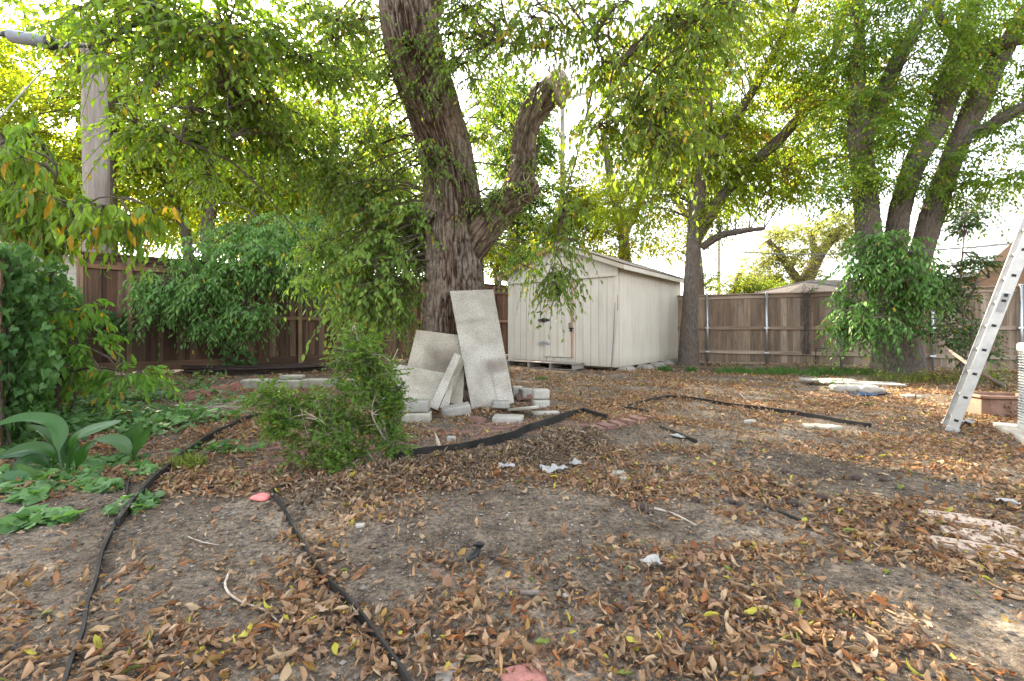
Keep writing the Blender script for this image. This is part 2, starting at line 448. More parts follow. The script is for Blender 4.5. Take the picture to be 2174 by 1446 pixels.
co.location = (0, 0, H); co.rotation_euler = (R(90), 0, 0)
cam.sensor_width = 36; cam.lens = 36*F/2174; cam.shift_y = -(723-HY)/2174; cam.clip_start = .05; cam.clip_end = 2000
sc.camera = co
sc.view_settings.view_transform = 'Standard'; sc.view_settings.look = 'None'; sc.view_settings.gamma = 1
sc.view_settings.use_curve_mapping = False; sc.view_settings.exposure = 2.7
cy = sc.cycles
cy.use_denoising = True
try: cy.denoiser = 'OPENIMAGEDENOISE'; cy.denoising_input_passes = 'RGB_ALBEDO_NORMAL'; cy.denoising_prefilter = 'ACCURATE'
except Exception: pass
cy.max_bounces = 9; cy.diffuse_bounces = 8; cy.glossy_bounces = 2; cy.transmission_bounces = 6; cy.transparent_max_bounces = 4
cy.sample_clamp_indirect = 4; cy.caustics_reflective = False; cy.caustics_refractive = False

# ------------------------------------------------------------------ ground
def axis(fine, steps_out, limit):
    a = list(fine)
    st = a[-1]-a[-2]
    while a[-1] < limit: st *= steps_out; a.append(a[-1]+st)
    st = a[1]-a[0]; 
    b = []
    v = a[0]
    while v > -limit: st *= steps_out; v -= st; b.append(v)
    return np.array(b[::-1] + a)
gx = axis(np.arange(-5.5, 5.51, .05), 1.12, 400)
gy = axis(np.concatenate([np.arange(.6, 6.0, .04), np.arange(6.0, 15, .1)]), 1.12, 400)
X, Y = np.meshgrid(gx, gy)
Z = hz(X.ravel(), Y.ravel()) + (.008*fbm(xy0(X, Y, .11), 3, 21) + .006*np.maximum(vn(xy0(X, Y, .09), 22)-.35, 0)*2)*(np.hypot(X, Y).ravel() < 20)
mb = MB(); nx, ny = len(gx), len(gy)
i, j = np.meshgrid(np.arange(ny-1), np.arange(nx-1), indexing='ij')
mb.add(np.stack([X.ravel(), Y.ravel(), Z], 1), np.stack([i*nx+j, i*nx+j+1, (i+1)*nx+j+1, (i+1)*nx+j], -1).reshape(-1, 4))
tag(mb.build('ground', M['soil'], smooth=True), kind='structure')

# ------------------------------------------------------------------ leaf litter (stuff)
def blob_field(x, y, blobs):
    s = np.zeros(len(x))
    for px, py, rx, ry, amp in blobs:
        c = G(px, py); a = abs(G(px+rx, py)[0]-c[0]); b = abs(G(px, py+ry)[1]-G(px, py-ry)[1])/2
        s += (amp if amp > 0 else 1.35*amp)*np.exp(-((x-c[0])/a)**2 - ((y-c[1])/b)**2)
    return s
LB = [(700,965,150,20,.35),(950,945,120,16,.35),(1200,905,120,10,.3),(600,1000,80,16,.3),(450,1110,150,45,-.75),(420,1240,120,30,-.5),(480,1330,110,25,-.35),(1050,1130,180,40,-.6),(1330,1080,200,40,-.5),(800,1240,110,35,-.5),(860,1300,120,35,-.4),
      (90,1130,110,30,-.45),(50,1270,60,30,-.4),(1640,1130,130,25,-.5),(1950,1040,120,14,-.6),(1800,1240,120,25,-.4),(1450,1330,70,30,-.4),(1300,1240,120,25,-.35),
      (1400,930,120,10,-.35),(1650,930,200,12,-.35),(1250,830,140,8,-.3),(1700,880,200,8,-.3),
      (650,1350,120,60,.5),(250,1400,220,40,.6),(1000,1390,180,40,.6),(1300,1400,150,40,.5),(940,1190,90,20,.6),(950,1020,220,25,.6),(1880,1160,160,20,.35),
      (1900,1380,260,50,.35),(1500,1190,80,20,.4),(1600,1030,120,14,.6),(2080,990,100,18,.5),(2000,880,140,18,.5),(1450,960,140,14,.5),(560,900,200,40,.5),(300,1010,160,25,.4),
      (1240,1180,90,16,.3),(1700,1300,140,40,.35),(1180,960,100,12,.4),(1530,1040,100,14,.5)]
PAL = np.array([(.40,.255,.145),(.46,.31,.185),(.33,.185,.10),(.50,.375,.24),(.36,.16,.07),(.30,.19,.13),(.42,.28,.18),(.48,.30,.10),(.25,.15,.10),(.44,.33,.24)])
def litter(mb, y0, y1, dens, prof, C, Ls, base):
    A = 1.22*(y1*y1-y0*y0); n = int(A*dens)
    y = np.sqrt(rng.uniform(y0*y0, y1*y1, n)); x = rng.uniform(-1.22, 1.22, n)*y
    ca, sa = math.cos(.5), math.sin(.5)
    u, v = x*ca-y*sa, x*sa+y*ca
    f = base + .62*vn(np.stack([u/.75, v/.38, np.zeros(n)], 1), 31) + .55*vn(np.stack([u/.30, v/.17, np.zeros(n)], 1), 32) + blob_field(x, y, LB)
    keep = rng.uniform(0, 1, n) < np.clip(f, .035, 1)
    x, y, f = x[keep], y[keep], f[keep]; n = len(x)
    # only inside the yard
    L = rng.uniform(Ls[0], Ls[1], n)*np.clip(rng.normal(1, .22, n), .5, 1.6); W = L*rng.uniform(.30, .66, n); sm = rng.uniform(0,1,n) < .3; L = np.where(sm, L*rng.uniform(.3,.7,n), L)
    az = rng.uniform(0, 2*np.pi, n); tl = rng.normal(0, .34, n)
    d = np.stack([np.cos(az)*np.cos(tl), np.sin(az)*np.cos(tl), np.sin(tl)], 1)
    nn = np.stack([rng.normal(0,.5,n), rng.normal(0,.5,n), np.ones(n)], 1)
    z = hz(x, y) + .004 + rng.uniform(0, .022, n)*np.clip(f, 0, 1.2) + np.abs(np.sin(tl))*L*.4
    k = rng.choice(len(PAL), n, p=[.19,.16,.13,.12,.06,.08,.1,.04,.06,.06]); t = PAL[k]*rng.uniform(.55, 1.15, (n,1))*np.array([.74,.73,.76])
    g = rng.uniform(0,1,n); t[g < .018] = (.36,.33,.06); t[(g > .018) & (g < .026)] = (.15,.19,.05)
    pos = np.stack([x, y, z], 1) - d*(L*.5)[:,None]*np.array([1,1,0.6])
    flip = rng.choice([-1, 1], n, p=[.4,.6])
    leaf_add(mb, pos, d, nn, L, W, t, prof, rng.normal(.1,1.0,n), flip*np.clip(np.abs(rng.normal(1.7,.8,n)),.1,3.0), C, 0, rng.normal(0,1.2,n), .055)
mb = MB()
R6 = ((0,.06),(.14,.55),(.34,.95),(.58,.92),(.8,.55),(1,.04)); R5=((0,.1),(.25,.85),(.55,.95),(.82,.5),(1,.04))
litter(mb, .9, 3.0, 3000, R6, 5, (.028,.055), .38)
litter(mb, 3.0, 6.0, 2100, R5, 3, (.029,.058), .44)
litter(mb, 6.0, 10.0, 900, OVAL, 3, (.04,.07), .42)
litter(mb, 10.0, 15.0, 340, OVAL, 2, (.05,.085), .45)
n = 52000; y = np.sqrt(rng.uniform(.8, 50, n)); x = rng.uniform(-1.2,1.2,n)*y
az = rng.uniform(0,6.28,n); d = np.stack([np.cos(az),np.sin(az),rng.normal(0,.25,n)],1); L = rng.exponential(.007,n)+.005; L = np.minimum(L,.03)*(.7+.12*y)
T = np.array([(.26,.18,.115),(.17,.12,.08),(.34,.26,.18),(.10,.075,.055),(.30,.16,.08)])[rng.choice(5,n)]*rng.uniform(.6,1.1,(n,1))
leaf_add(mb, np.stack([x,y,hz(x,y)+rng.uniform(.003,.010,n)],1), d, rng.normal(0,.45,(n,3))+np.array([0,0,1]), L, L*rng.uniform(.2,.8,n), T, DIAMOND, rng.normal(0,.9,n), rng.uniform(.3,2,n), 2)
n = 15000; t = rng.uniform(0,1,n); mp = smooth_path(np.array([np.append(q,0) for q in MOUND]), .02); mp = mp[(t*(len(mp)-1)).astype(int)]
x = mp[:,0]+rng.normal(0,.13,n); y = mp[:,1]+rng.normal(0,.13,n)
az = rng.uniform(0,6.28,n); d = np.stack([np.cos(az),np.sin(az),rng.normal(0,.45,n)],1); L = rng.uniform(.012,.055,n)
T = np.array([(.20,.15,.11),(.13,.095,.07),(.30,.23,.17),(.08,.06,.048)])[rng.choice(4,n)]*rng.uniform(.7,1.2,(n,1))
leaf_add(mb, np.stack([x,y,hz(x,y)+rng.uniform(0,.025,n)],1), d, rng.normal(0,.6,(n,3))+np.array([0,0,1]), L, L*rng.uniform(.18,.5,n), T, OVAL, rng.normal(0,.9,n), rng.uniform(.3,2,n), 3)
tag(mb.build('leaf_litter', M['litter'], smooth=True), 'brown and tan curled fallen leaves scattered over the bare soil', 'fallen leaves', kind='stuff')

# crumbs: pebbles and clods
mb = MB(); n = 16000
y = np.concatenate([rng.uniform(.95, 4.5, n//2), rng.uniform(2, 12, n//2)]); x = rng.uniform(-1.2,1.2,n)*y
s = rng.exponential(.0045, n)+.002; s = np.minimum(s, .007+.0025*np.minimum(y,4))
ci_ = rng.choice(5,n,p=[.42,.30,.18,.04,.06]); s = np.where(ci_==3, np.minimum(s,.006), s)
octv = np.array([(1,0,0),(-1,0,0),(0,1,0),(0,-1,0),(0,0,1),(0,0,-1)], float)
octf = np.array([(0,2,4),(2,1,4),(1,3,4),(3,0,4),(2,0,5),(1,2,5),(3,1,5),(0,3,5)])
V = octv[None]*s[:,None,None]*rng.uniform(.6,1.3,(n,6,1)); V[...,2] *= .75
a = rng.uniform(0,6.28,n); c_, s_ = np.cos(a), np.sin(a)
V = np.stack([V[...,0]*c_[:,None]-V[...,1]*s_[:,None], V[...,0]*s_[:,None]+V[...,1]*c_[:,None], V[...,2]], -1)
V += np.stack([x, y, hz(x,y)+s*.2+.002], 1)[:,None]
tt = np.array([(.13,.115,.10),(.09,.08,.07),(.22,.2,.17),(.40,.38,.34),(.16,.10,.09)])[ci_]
mb.add(V.reshape(-1,3), (octf[None]+(np.arange(n)*6)[:,None,None]).reshape(-1,3), np.repeat(tt,6,0))
k = NT('soil_crumb'); M['crumb'] = k.done(k.bsdf(k.attr('tint').outputs['Color'], .95, .1))
tag(mb.build('soil_crumbs', M['crumb']), 'small clods and pebbles strewn over the bare soil', 'soil crumbs', kind='stuff')
mb = MB()
for q in range(420):
    y = math.sqrt(random.uniform(1, 60)); x = random.uniform(-1.15,1.15)*y; a = random.uniform(0,6.28); l = random.uniform(.03,.13)
    p0 = np.array([x, y, h1(x,y)+.008]); p2 = p0+np.array([math.cos(a)*l, math.sin(a)*l, .004]); p1 = (p0+p2)/2+rng.normal(0,l*.08,3)*np.array([1,1,.3])
    tube(mb, [p0,p1,p2], [.0022,.002,.0012], 4, 1, smooth=False)
tag(mb.build('fallen_twigs', M['twig']), 'short thin broken twigs among the fallen leaves', 'twigs', kind='stuff')

# ------------------------------------------------------------------ fences
FLA, FLB = np.array([-8.55, 8.93]), np.array([2.6, 18.49])
def fence_frame(A, B):
    d = (B-A)/np.linalg.norm(B-A); return d, np.array([d[1], -d[0]]), np.linalg.norm(B-A), math.atan2(d[1], d[0])
def cedar(): 
    b = np.array([(.115,.082,.066),(.15,.115,.092),(.095,.068,.056),(.17,.135,.108),(.13,.085,.060)])[rng.integers(5)]
    return b*rng.uniform(.75,1.3)*np.array([1.14,.97,.82])
def wood_fence(name, label, A, B, Ht, posts, rails, gap_kick, tone, metal=False, cap=True, group=None, board=.145, overlap=True):
    A = np.asarray(A, float); B = np.asarray(B, float)
    d, nrm, Ln, ang = fence_frame(A, B)     # nrm points to the yard side
    if nrm @ (-A) < 0: nrm = -nrm
    base = np.array([A[0], A[1], 0.])
    root = thing(name, label, 'fence', base, 0, group)
    rot = euler(0,0,ang)
    mb = MB(); s = 0.0; kx = 0
    while s < Ln:
        wv = board*rng.uniform(.93,1.05); back = overlap and kx % 2 == 1
        if overlap and back: wv *= .8
        boff = .02 if back else .0
        c = A + d*(s+wv/2) + nrm*(-.02 if back else .0)*1.0
        t = np.array(tone())
        hh = Ht + rng.uniform(-.008,.004)
        box(mb, [c[0], c[1], hh/2+.03], [wv, .018, hh-.06], rot @ euler(0, rng.normal(0,.002), 0), .003, t)
        s += wv + (rng.uniform(-.020,-.006) if overlap else -.0015); kx += 1
    mb.build('board_panel', M['fence'], root, off=base)
    for zc, hh, th in rails:
        mb = MB(); q = 0
        while q < Ln-.05:
            l = min(2.44, Ln-q); c = A + d*(q+l/2) + nrm*(.010+th/2)
            box(mb, [c[0], c[1], zc], [l-.004, th, hh], rot, .003, tone()*1.25, grain=0); q += l
        mb.build('rail', M['fence'], root, off=base)
    if cap:
        mb = MB(); q = 0
        while q < Ln-.05:
            l = min(2.44, Ln-q); c = A + d*(q+l/2)
            box(mb, [c[0]+nrm[0]*.012, c[1]+nrm[1]*.012, Ht+.019], [l-.003, .15, .036], rot, .004, tone()*1.2, grain=0)
            c2 = c + nrm*.024
            box(mb, [c2[0], c2[1], Ht-.05], [l-.003, .022, .10], rot, .003, tone()*1.15, grain=0); q += l
        mb.build('top_cap', M['fence'], root, off=base)
    for p in posts:
        mb = MB()
        if metal:
            c = p + nrm*.085
            tube(mb, [[c[0],c[1],-.05],[c[0],c[1],Ht+.03]], [.030,.030], 14, smooth=False)
            tube(mb, [[c[0],c[1],Ht+.03],[c[0],c[1],Ht+.045],[c[0],c[1],Ht+.058]], [.034,.032,.012], 14, smooth=False)
            po = mb.build('post', M['metal'], root, smooth=True, off=base)
            for zc, hh, th in rails:
                mb = MB(); box(mb, [c[0],c[1],zc], [.11,.066,.045], rot, .004); mb.build('bracket', M['metal'], po, off=base)
        else:
            c = p + nrm*.055
            box(mb, [c[0], c[1], Ht/2-.04], [.09, .09, Ht+.02], rot, .006, np.array((.27,.18,.115))*rng.uniform(.8,1.15))
            mb.build('post', M['fence'], root, off=base)
    return root, d, nrm
posts = [on_line(px, FLA, FLB) for px in (275, 635, 893, 1045)] + [FLA + (FLB-FLA)/np.linalg.norm(FLB-FLA)*.06]
wood_fence('wooden_fence', 'tall dark cedar privacy fence with wooden posts behind the shrubs and the old tree', FLA, FLB, 2.44, posts, [(1.21,.09,.038),(2.2,.09,.038),(.16,.2,.03)], 0, cedar)
# the side fence, hidden under ivy
SFA, SFB = np.array([-8.62, 8.80]), np.array([-3.9, 3.31])
wood_fence('side_fence', 'old cedar side fence almost hidden under ivy at the left edge', SFA, SFB, 1.52, [SFA+(SFB-SFA)*t for t in (.3,.65,.97)], [(1.2,.09,.038),(.35,.09,.038)], 0, cedar)
FRA, FRB = np.array([4.6, 13.05]), np.array([13.0, 9.0])
def cedar_r():
    b = np.array([(.25,.205,.165),(.30,.25,.205),(.215,.17,.135),(.275,.215,.165),(.33,.285,.24)])[rng.integers(5)]
    return b*rng.uniform(.85,1.2)*np.array([1.3,1.2,1.1])
wood_fence('cedar_fence', 'weathered grey brown cedar fence with round steel posts along the right side', FRA, FRB, 1.86, [on_line(px, FRA, FRB) for px in (1502,1627,1785,1977,2163)], [(.97,.09,.038),(.32,.09,.038)], 0, cedar_r, True, overlap=False)

# ------------------------------------------------------------------ shed
W_, D_ = 3.126, 4.07
CX_, = (np.array([2.33, 9.97]),)
uL = np.array([-.781, .625]); uS = np.array([.625, .781])
L0 = CX_ + W_*uL
SA = math.atan2(-.625, .781)
shed = thing('garden_shed', 'cream painted wooden garden shed with a gabled shingle roof', 'shed', (L0[0], L0[1], 0), SA)
def sl2w(x, y, z=0): 
    p = L0 + x*(-uL) + y*uS; return np.array([p[0], p[1], z])
ZB, ZE, ZA, ZT = .10, 2.40, 3.0, 2.14
def top_at(x): return ZE + (ZA-ZE)*(1-abs(x-W_/2)/(W_/2))
DX0, DX1, DZ0, DZ1 = W_-1.96, W_-1.194, .27, 2.12
mb = MB()
box(mb, [W_/2, .06, (ZB+ZT)/2], [W_-.02, .05, ZT-ZB-.01], None, .002, (.55,.52,.46))
x = 0.004; sw = .2035
def strip(x0, x1, z0, z1, y=0.0, mi=0, t=1.0):
    box(mb, [(x0+x1)/2, y+.011, (z0+z1)/2], [x1-x0, .022, z1-z0], None, .004, (t,t,t), mi)
edges = [.004]
while edges[-1] < W_-.05: edges.append(edges[-1]+sw)
edges[-1] = W_-.10
for a, b in zip(edges[:-1], edges[1:]):
    a2, b2 = a+.004, b-.004
    if a2 < DX1 and b2 > DX0:       # around the door
        if a2 < DX0-.012: strip(a2, DX0-.012, ZB, ZT-.035)
        if b2 > DX1+.05: strip(DX1+.05, b2, ZB, ZT-.035)
        strip(max(a2, DX0-.012), min(b2, DX1+.05), ZB, DZ0-.012)
    else: strip(a2, b2, ZB, ZT-.035, 0, 0, rng.uniform(.97,1.02))
box(mb, [W_-.05, .004, (ZB+ZE-.03)/2], [.10, .05, ZE-.03-ZB], None, .005)
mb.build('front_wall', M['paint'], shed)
mb = MB()
xs = np.append(np.arange(0, W_-.06, .203), W_)
for a, b in zip(xs[:-1], xs[1:]):
    a2, b2 = a+.003, b-.003; ps = [a2, b2] if not (a2 < W_/2 < b2) else [a2, W_/2, b2]
    pr = [(a2, ZT+.035)] + [(b2, ZT+.035)] + [(q, top_at(q)-.03) for q in ps[::-1]]
    if pr[-1][1] < ZT+.05: pass
    V = [(q[0], -.018, q[1]) for q in pr] + [(q[0], .03, q[1]) for q in pr]; m_ = len(pr)
    polys = [list(range(m_)), list(range(2*m_-1, m_-1, -1))] + [[k, k+m_, (k+1)%m_+m_, (k+1)%m_] for k in range(m_)]
    mb.addpoly(np.array(V), polys)
box(mb, [W_/2, -.012, ZT], [W_, .05, .07], None, .006)
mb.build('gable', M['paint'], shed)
mb = MB()
box(mb, [W_-.06, D_/2, (ZB+ZE)/2-.03], [.04, D_-.1, ZE-ZB-.12], None, .002, (.55,.52,.46))
ys = np.arange(0.06, D_+.02, .2035); ys[-1] = D_
for a, b in zip(ys[:-1], ys[1:]):
    hb = .115
    box(mb, [W_-.011, (a+b)/2, (ZB+ZE-hb)/2+.0], [.022, b-a-.007, ZE-hb-ZB], None, .003, (1.0,)*3)
    mdl = (a+b)/2
box(mb, [W_+.004, D_/2+.03, ZE-.075], [.03, D_-.06, .085], None, .004, (.9,.88,.84))
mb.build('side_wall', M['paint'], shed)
mb = MB()
box(mb, [.03, D_/2, (ZB+ZE)/2], [.04, D_-.12, ZE-ZB-.05], None, .003); box(mb, [W_/2, D_-.03, (ZB+ZE)/2], [W_-.12, .04, ZE-ZB-.05], None, .003)
mb.build('rear_wall', M['paint'], shed)
mb = MB(); box(mb, [W_/2, D_/2, .055+.04], [W_-.16, D_-.16, .08], None, .003, (.2,.16,.12)); mb.build('floor_frame', M['rawwood'], shed)
# roof
sl_ = (ZA-ZE)/(W_/2); ov = .22; ya, yb = -.16, D_+.22
for sgn in (-1, 1):
    mb = MB()
    xe = W_/2 + sgn*(W_/2+ov); ze = ZE - sl_*ov
    mx_, mz_ = (W_/2+xe)/2, (ZA+.02+ze)/2
    ln = math.hypot(W_/2+ov, ZA-ze); ang = math.atan2(ZA-ze, W_/2+ov)*sgn
    rot = euler(0, ang, 0)
    box(mb, [mx_, (ya+yb)/2, mz_], [ln, yb-ya, .018], rot, .002, (.28,.2,.13), 1)
    up = rot @ np.array([0,0,.019])
    nr = 11
    for r_ in range(nr):
        t = (r_+.5)/nr - .5
        c = np.array([mx_, (ya+yb)/2, mz_]) + rot @ np.array([t*ln, 0, .017+.001*(r_%2)])
        rr = rot @ euler(0, .035*sgn, 0)
        n0 = mb.n
        box(mb, c, [ln/nr+.02, yb-ya+.03, .008], rr, .002, (1,1,1), 0)
        V = mb.V[-1]; mb.Gv[-1] = np.stack([V[:,1], V[:,0]*1.07, V[:,2]], 1)
    ro = mb.build('roof', [M['shingle'], M['rawwood']], shed)
    mb = MB()
    box(mb, [xe-sgn*.012, (ya+yb)/2, ze-.045], [.022, yb-ya, .10], None, .003, (1,1,1))
    mb.build('fascia', M['paint'], ro)
    mb = MB()
    c = np.array([mx_, ya+.011, mz_]) + rot @ np.array([0,0,-.055])
    box(mb, c, [ln-.02, .022, .09], rot, .003, (.42,.21,.10) if sgn < 0 else (.80,.78,.72), grain=0)
    mb.build('rake_board', M['rawwood'] if sgn < 0 else M['paint'], ro)
# door
mb = MB(); nb = 4; dw = (DX1-DX0)/nb
for q in range(nb):
    box(mb, [DX0+(q+.5)*dw, -.006, (DZ0+DZ1)/2], [dw-.007, .03, DZ1-DZ0], None, .004)
box(mb, [(DX0+DX1)/2, .014, (DZ0+DZ1)/2], [DX1-DX0-.01, .02, DZ1-DZ0-.01], None, .002, (.6,.57,.5))
door = mb.build('door', M['paint'], shed)
mb = MB(); box(mb, [DX1+.028, -.004, (DZ0+DZ1)/2], [.036, .036, DZ1-DZ0+.02], None, .004, (.52,.33,.22)); mb.build('edge_strip', M['rawwood'], door)
for zc, mt in ((1.16, 'black'), (.585, 'metal')):
    mb = MB()
    for sg in (-1,1):
        out = [(0,.045),(.03,.06),(.06,.03),(.085,.045),(.12,.022),(.16,.03),(.185,0)]
        pts = [(sg*a, b) for a, b in out] + [(sg*a, -b) for a, b in out[::-1][1:]]
        V = [(DX0+a, -.026, zc+b) for a, b in pts] + [(DX0+a, -.020, zc+b) for a, b in pts]; m_ = len(pts)
        mb.addpoly(np.array(V), [list(range(m_)), list(range(2*m_-1, m_-1, -1))] + [[k, k+m_, (k+1)%m_+m_, (k+1)%m_] for k in range(m_)])
    tube(mb, [[DX0,-.028,zc-.055],[DX0,-.028,zc+.055]], [.008,.008], 8, smooth=False)
    mb.build('hinge', M[mt], door)
mb = MB()
box(mb, [DX1-.02, -.026, .99], [.022, .01, .2], None, .003); box(mb, [DX1+.01, -.03, .96], [.12, .012, .03], None, .003)
tube(mb, [[DX1-.02,-.03,1.08],[DX1-.03,-.07,1.07],[DX1-.03,-.075,1.0],[DX1-.02,-.03,.98]], [.006]*4, 6, .02)
box(mb, [DX1+.03, -.045, .91], [.045, .025, .06], None, .006)
tube(mb, [[DX1+.018,-.045,.94],[DX1+.018,-.045,.975],[DX1+.042,-.045,.975],[DX1+.042,-.045,.94]], [.004]*4, 6, .02)
mb.build('latch', M['black'], door)
# raw wood scar on corner
mb = MB(); box(mb, [W_-.001, -.0235, 1.52], [.016, .012, .34], None, .003, (.42,.25,.15)); mb.build('bare_wood_scar', M['rawwood'], shed)

# pier blocks
pier_src = None
def pier_mesh():
    mb = MB(); b, t, hh = .17, .10, .235
    V = [(-b,-b,0),(b,-b,0),(b,b,0),(-b,b,0),(-b,-b,.05),(b,-b,.05),(b,b,.05),(-b,b,.05),(-t,-t,hh),(t,-t,hh),(t,t,hh),(-t,t,hh)]
    Fs = [[3,2,1,0]]+[[k,(k+1)%4,(k+1)%4+4,k+4] for k in range(4)]+[[k+4,(k+1)%4+4,(k+1)%4+8,k+8] for k in range(4)]+[[8,9,10,11]]
    return mb.addpoly(np.array(V)*np.array([1,1,.48]), Fs)
plabels = ['bluish concrete pier block under the near corner of the shed', 'concrete pier block under the shed side, second from the near corner', 'concrete pier block midway along the shed side', 'concrete pier block under the shed side, second from the far end', 'concrete pier block at the far end of the shed side beside the tree trunk']
for q, (px, lb) in enumerate(zip((1331, 1369, 1395, 1418, 1441), plabels)):
    p = on_line(px, CX_-uL*.11, CX_-uL*.11+uS)
    if q == 0: o = pier_mesh().build('pier_block', M['concrete']); pier_src = o
    else: o = pier_src.copy(); COL.objects.link(o)
    o.location = (p[0], p[1], h1(*p)-.006); o.rotation_euler = (0,0,SA); tag(o, lb, 'concrete block', 'pier blocks carrying the shed')

# pallet step
pp = sl2w(.34, -.50)
pal = thing('wooden_pallet', 'grey weathered wooden pallet serving as a step before the shed door', 'pallet', pp, SA+R(1.5))
def grey(): return np.array((.26,.235,.205))*rng.uniform(.75,1.2)
for q in range(5):
    mb = MB(); box(mb, [.98, .045+.098*q, .155], [1.96, .088, .018], euler(0,0,rng.normal(0,.004)), .003, grey(), grain=0); mb.build('top_board', M['rawwood'], pal)
for xx in (.06, .68, 1.3, 1.9):
    mb = MB(); box(mb, [xx, .24, .088], [.05, .48, .115], None, .004, grey(), grain=1); mb.build('stringer', M['rawwood'], pal)
for yy in (.04, .44):
    mb = MB(); box(mb, [.98, yy, .021], [1.96, .09, .018], None, .003, grey(), grain=0); mb.build('bottom_board', M['rawwood'], pal)
mb = MB()
a = G(1297, 789); b = P(1306, 642, 9.92)
tube(mb, [[a[0],a[1],0],[ (a[0]+b[0])/2+.01,(a[1]+b[1])/2,.75],[b[0],b[1],b[2]]], [.009,.009,.008], 7, .2)
tag(mb.build('thin_rod', M['wire_grey'], smooth=True, off=(a[0],a[1],0)), 'thin grey metal rod leaning on the shed near its front corner', 'rod')

# ------------------------------------------------------------------ stones, slabs and blocks
def stone_mesh(size, bev=.012, rough=.004, sub=5, seed=0, taper=None):
    bm = bmesh.new(); bmesh.ops.create_cube(bm, size=1)
    for v in bm.verts: v.co = Vector((v.co.x*size[0], v.co.y*size[1], v.co.z*size[2]))
    bmesh.ops.subdivide_edges(bm, edges=bm.edges[:], cuts=sub, use_grid_fill=True)
    V = np.array([v.co[:] for v in bm.verts]); hs = np.array(size)/2
    # rounded box
    q = np.clip(V, -(hs-bev), hs-bev); dl = V-q; ln = np.linalg.norm(dl, axis=1)
    m_ = ln > 1e-9; V[m_] = q[m_] + dl[m_]/ln[m_][:,None]*np.minimum(ln[m_], bev)[:,None]
    n = nrmz(V/hs)
    V = V + n*(rough*fbm(V/.06+seed*7.1, 3, seed))[:,None]
    if taper is not None: V[:,:2] *= (1-taper*(V[:,2]/size[2]+.5))[:,None]
    for v, c in zip(bm.verts, V): v.co = c
    bm.verts.ensure_lookup_table()
    polys = [[v.index for v in f.verts] for f in bm.faces]; bm.free()
    mb = MB(); mb.addpoly(V, polys); return mb
def stone_at(name, px, py, size, rz, mat, label, cat, group=None, z=None, rot=(0,0), bev=.012, rough=.004, sub=6, dz=0, sink=.006, d=None):
    g = G(px, py) if d is None else np.array([(px-CX)/F*d, d])
    zz = h1(*g) if z is None else z
    o = stone_mesh(size, bev, rough, sub, seed=random.randint(1,999)).build(name, mat, smooth=True)
    o.location = (g[0], g[1], zz + size[2]/2 - (sink if z is None else 0) + dz); o.rotation_euler = (rot[0], rot[1], rz)
    return tag(o, label, cat, group)

def slab_at(name, corners, th, label, tint=(1,1,1), stain_refl=None):
    """four corners (px,py,d) TL,TR,BR,BL -> flat slab of thickness th, placed in its own frame"""
    c = np.array([P(*q) for q in corners]); o0 = c.mean(0)
    ux = nrmz((c[1]-c[0])+(c[2]-c[3])); uy = (c[0]-c[3])+(c[1]-c[2]); uy = nrmz(uy-ux*(uy@ux)); un = np.cross(ux, uy)
    l = (c-o0) @ np.stack([ux, uy], 1)
    n = 26; s = np.linspace(0,1,n); U, Vv = np.meshgrid(s, s)
    bl, br, tr, tl = l[3], l[2], l[1], l[0]
    pts = ((1-U)*(1-Vv))[...,None]*bl + (U*(1-Vv))[...,None]*br + (U*Vv)[...,None]*tr + ((1-U)*Vv)[...,None]*tl
    front = np.concatenate([pts.reshape(-1,2), np.zeros((n*n,1))], 1); back = front.copy(); back[:,2] = -th
    # soften rim
    rim = ((U<1e-6)|(U>1-1e-6)|(Vv<1e-6)|(Vv>1-1e-6)).ravel(); front[rim,2] -= .003
    V = np.concatenate([front, back]); i,j = np.meshgrid(np.arange(n-1),np.arange(n-1),indexing='ij')
    q = np.stack([i*n+j,i*n+j+1,(i+1)*n+j+1,(i+1)*n+j],-1).reshape(-1,4)
    ring = [k for k in range(n)]+[k*n+n-1 for k in range(1,n)]+[(n-1)*n+k for k in range(n-2,-1,-1)]+[k*n for k in range(n-2,0,-1)]
    ring = np.array(ring); r2 = np.roll(ring,-1)
    side = np.stack([ring, ring+n*n, r2+n*n, r2], 1)
    T = np.tile(np.array(tint, float), (2*n*n,1))
    if stain_refl:
        for (su,sv2,ru,rv,amt,colr) in stain_refl:
            wgt = amt*np.exp(-(np.abs((U-su)/ru)**4+np.abs((Vv-sv2)/rv)**4)).ravel()*(1+.25*fbm(np.stack([U.ravel()*5,Vv.ravel()*9,0*U.ravel()],1),2,5))
            wgt = np.clip(wgt,0,1)[:,None]; T[:n*n] = T[:n*n]*(1-wgt)+T[:n*n]*np.array(colr)*wgt
    mb = MB(); mb.add(V, [q, q[:,::-1]+n*n, side], T)
    o = mb.build(name, M['granite'], loc=(0,0,0))
    m4 = Matrix(((ux[0],uy[0],un[0],o0[0]),(ux[1],uy[1],un[1],o0[1]),(ux[2],uy[2],un[2],o0[2]),(0,0,0,1)))
    o.matrix_world = m4
    return tag(o, label, 'stone slab', 'granite slabs leaning on the old tree')
STAIN_REFL = (.52,.47,.43)
slab_at('granite_slab', [(955,618,5.83),(1047,614,5.95),(1092,855,5.42),(1003,874,5.28)], .03, 'tall pale granite slab leaning on the old tree trunk', (1.02,1.02,1.02),
        [(.72,.32,.28,.055,.95,(.42,.36,.32)),(.6,.14,.035,.13,.7,STAIN_REFL),(.40,.72,.5,.010,.5,STAIN_REFL),(.40,.69,.5,.008,.45,STAIN_REFL),(.5,.0,.6,.03,.6,(.5,.42,.34))])  # two thin crosswise lines are painted faint reflections, the other marks stains
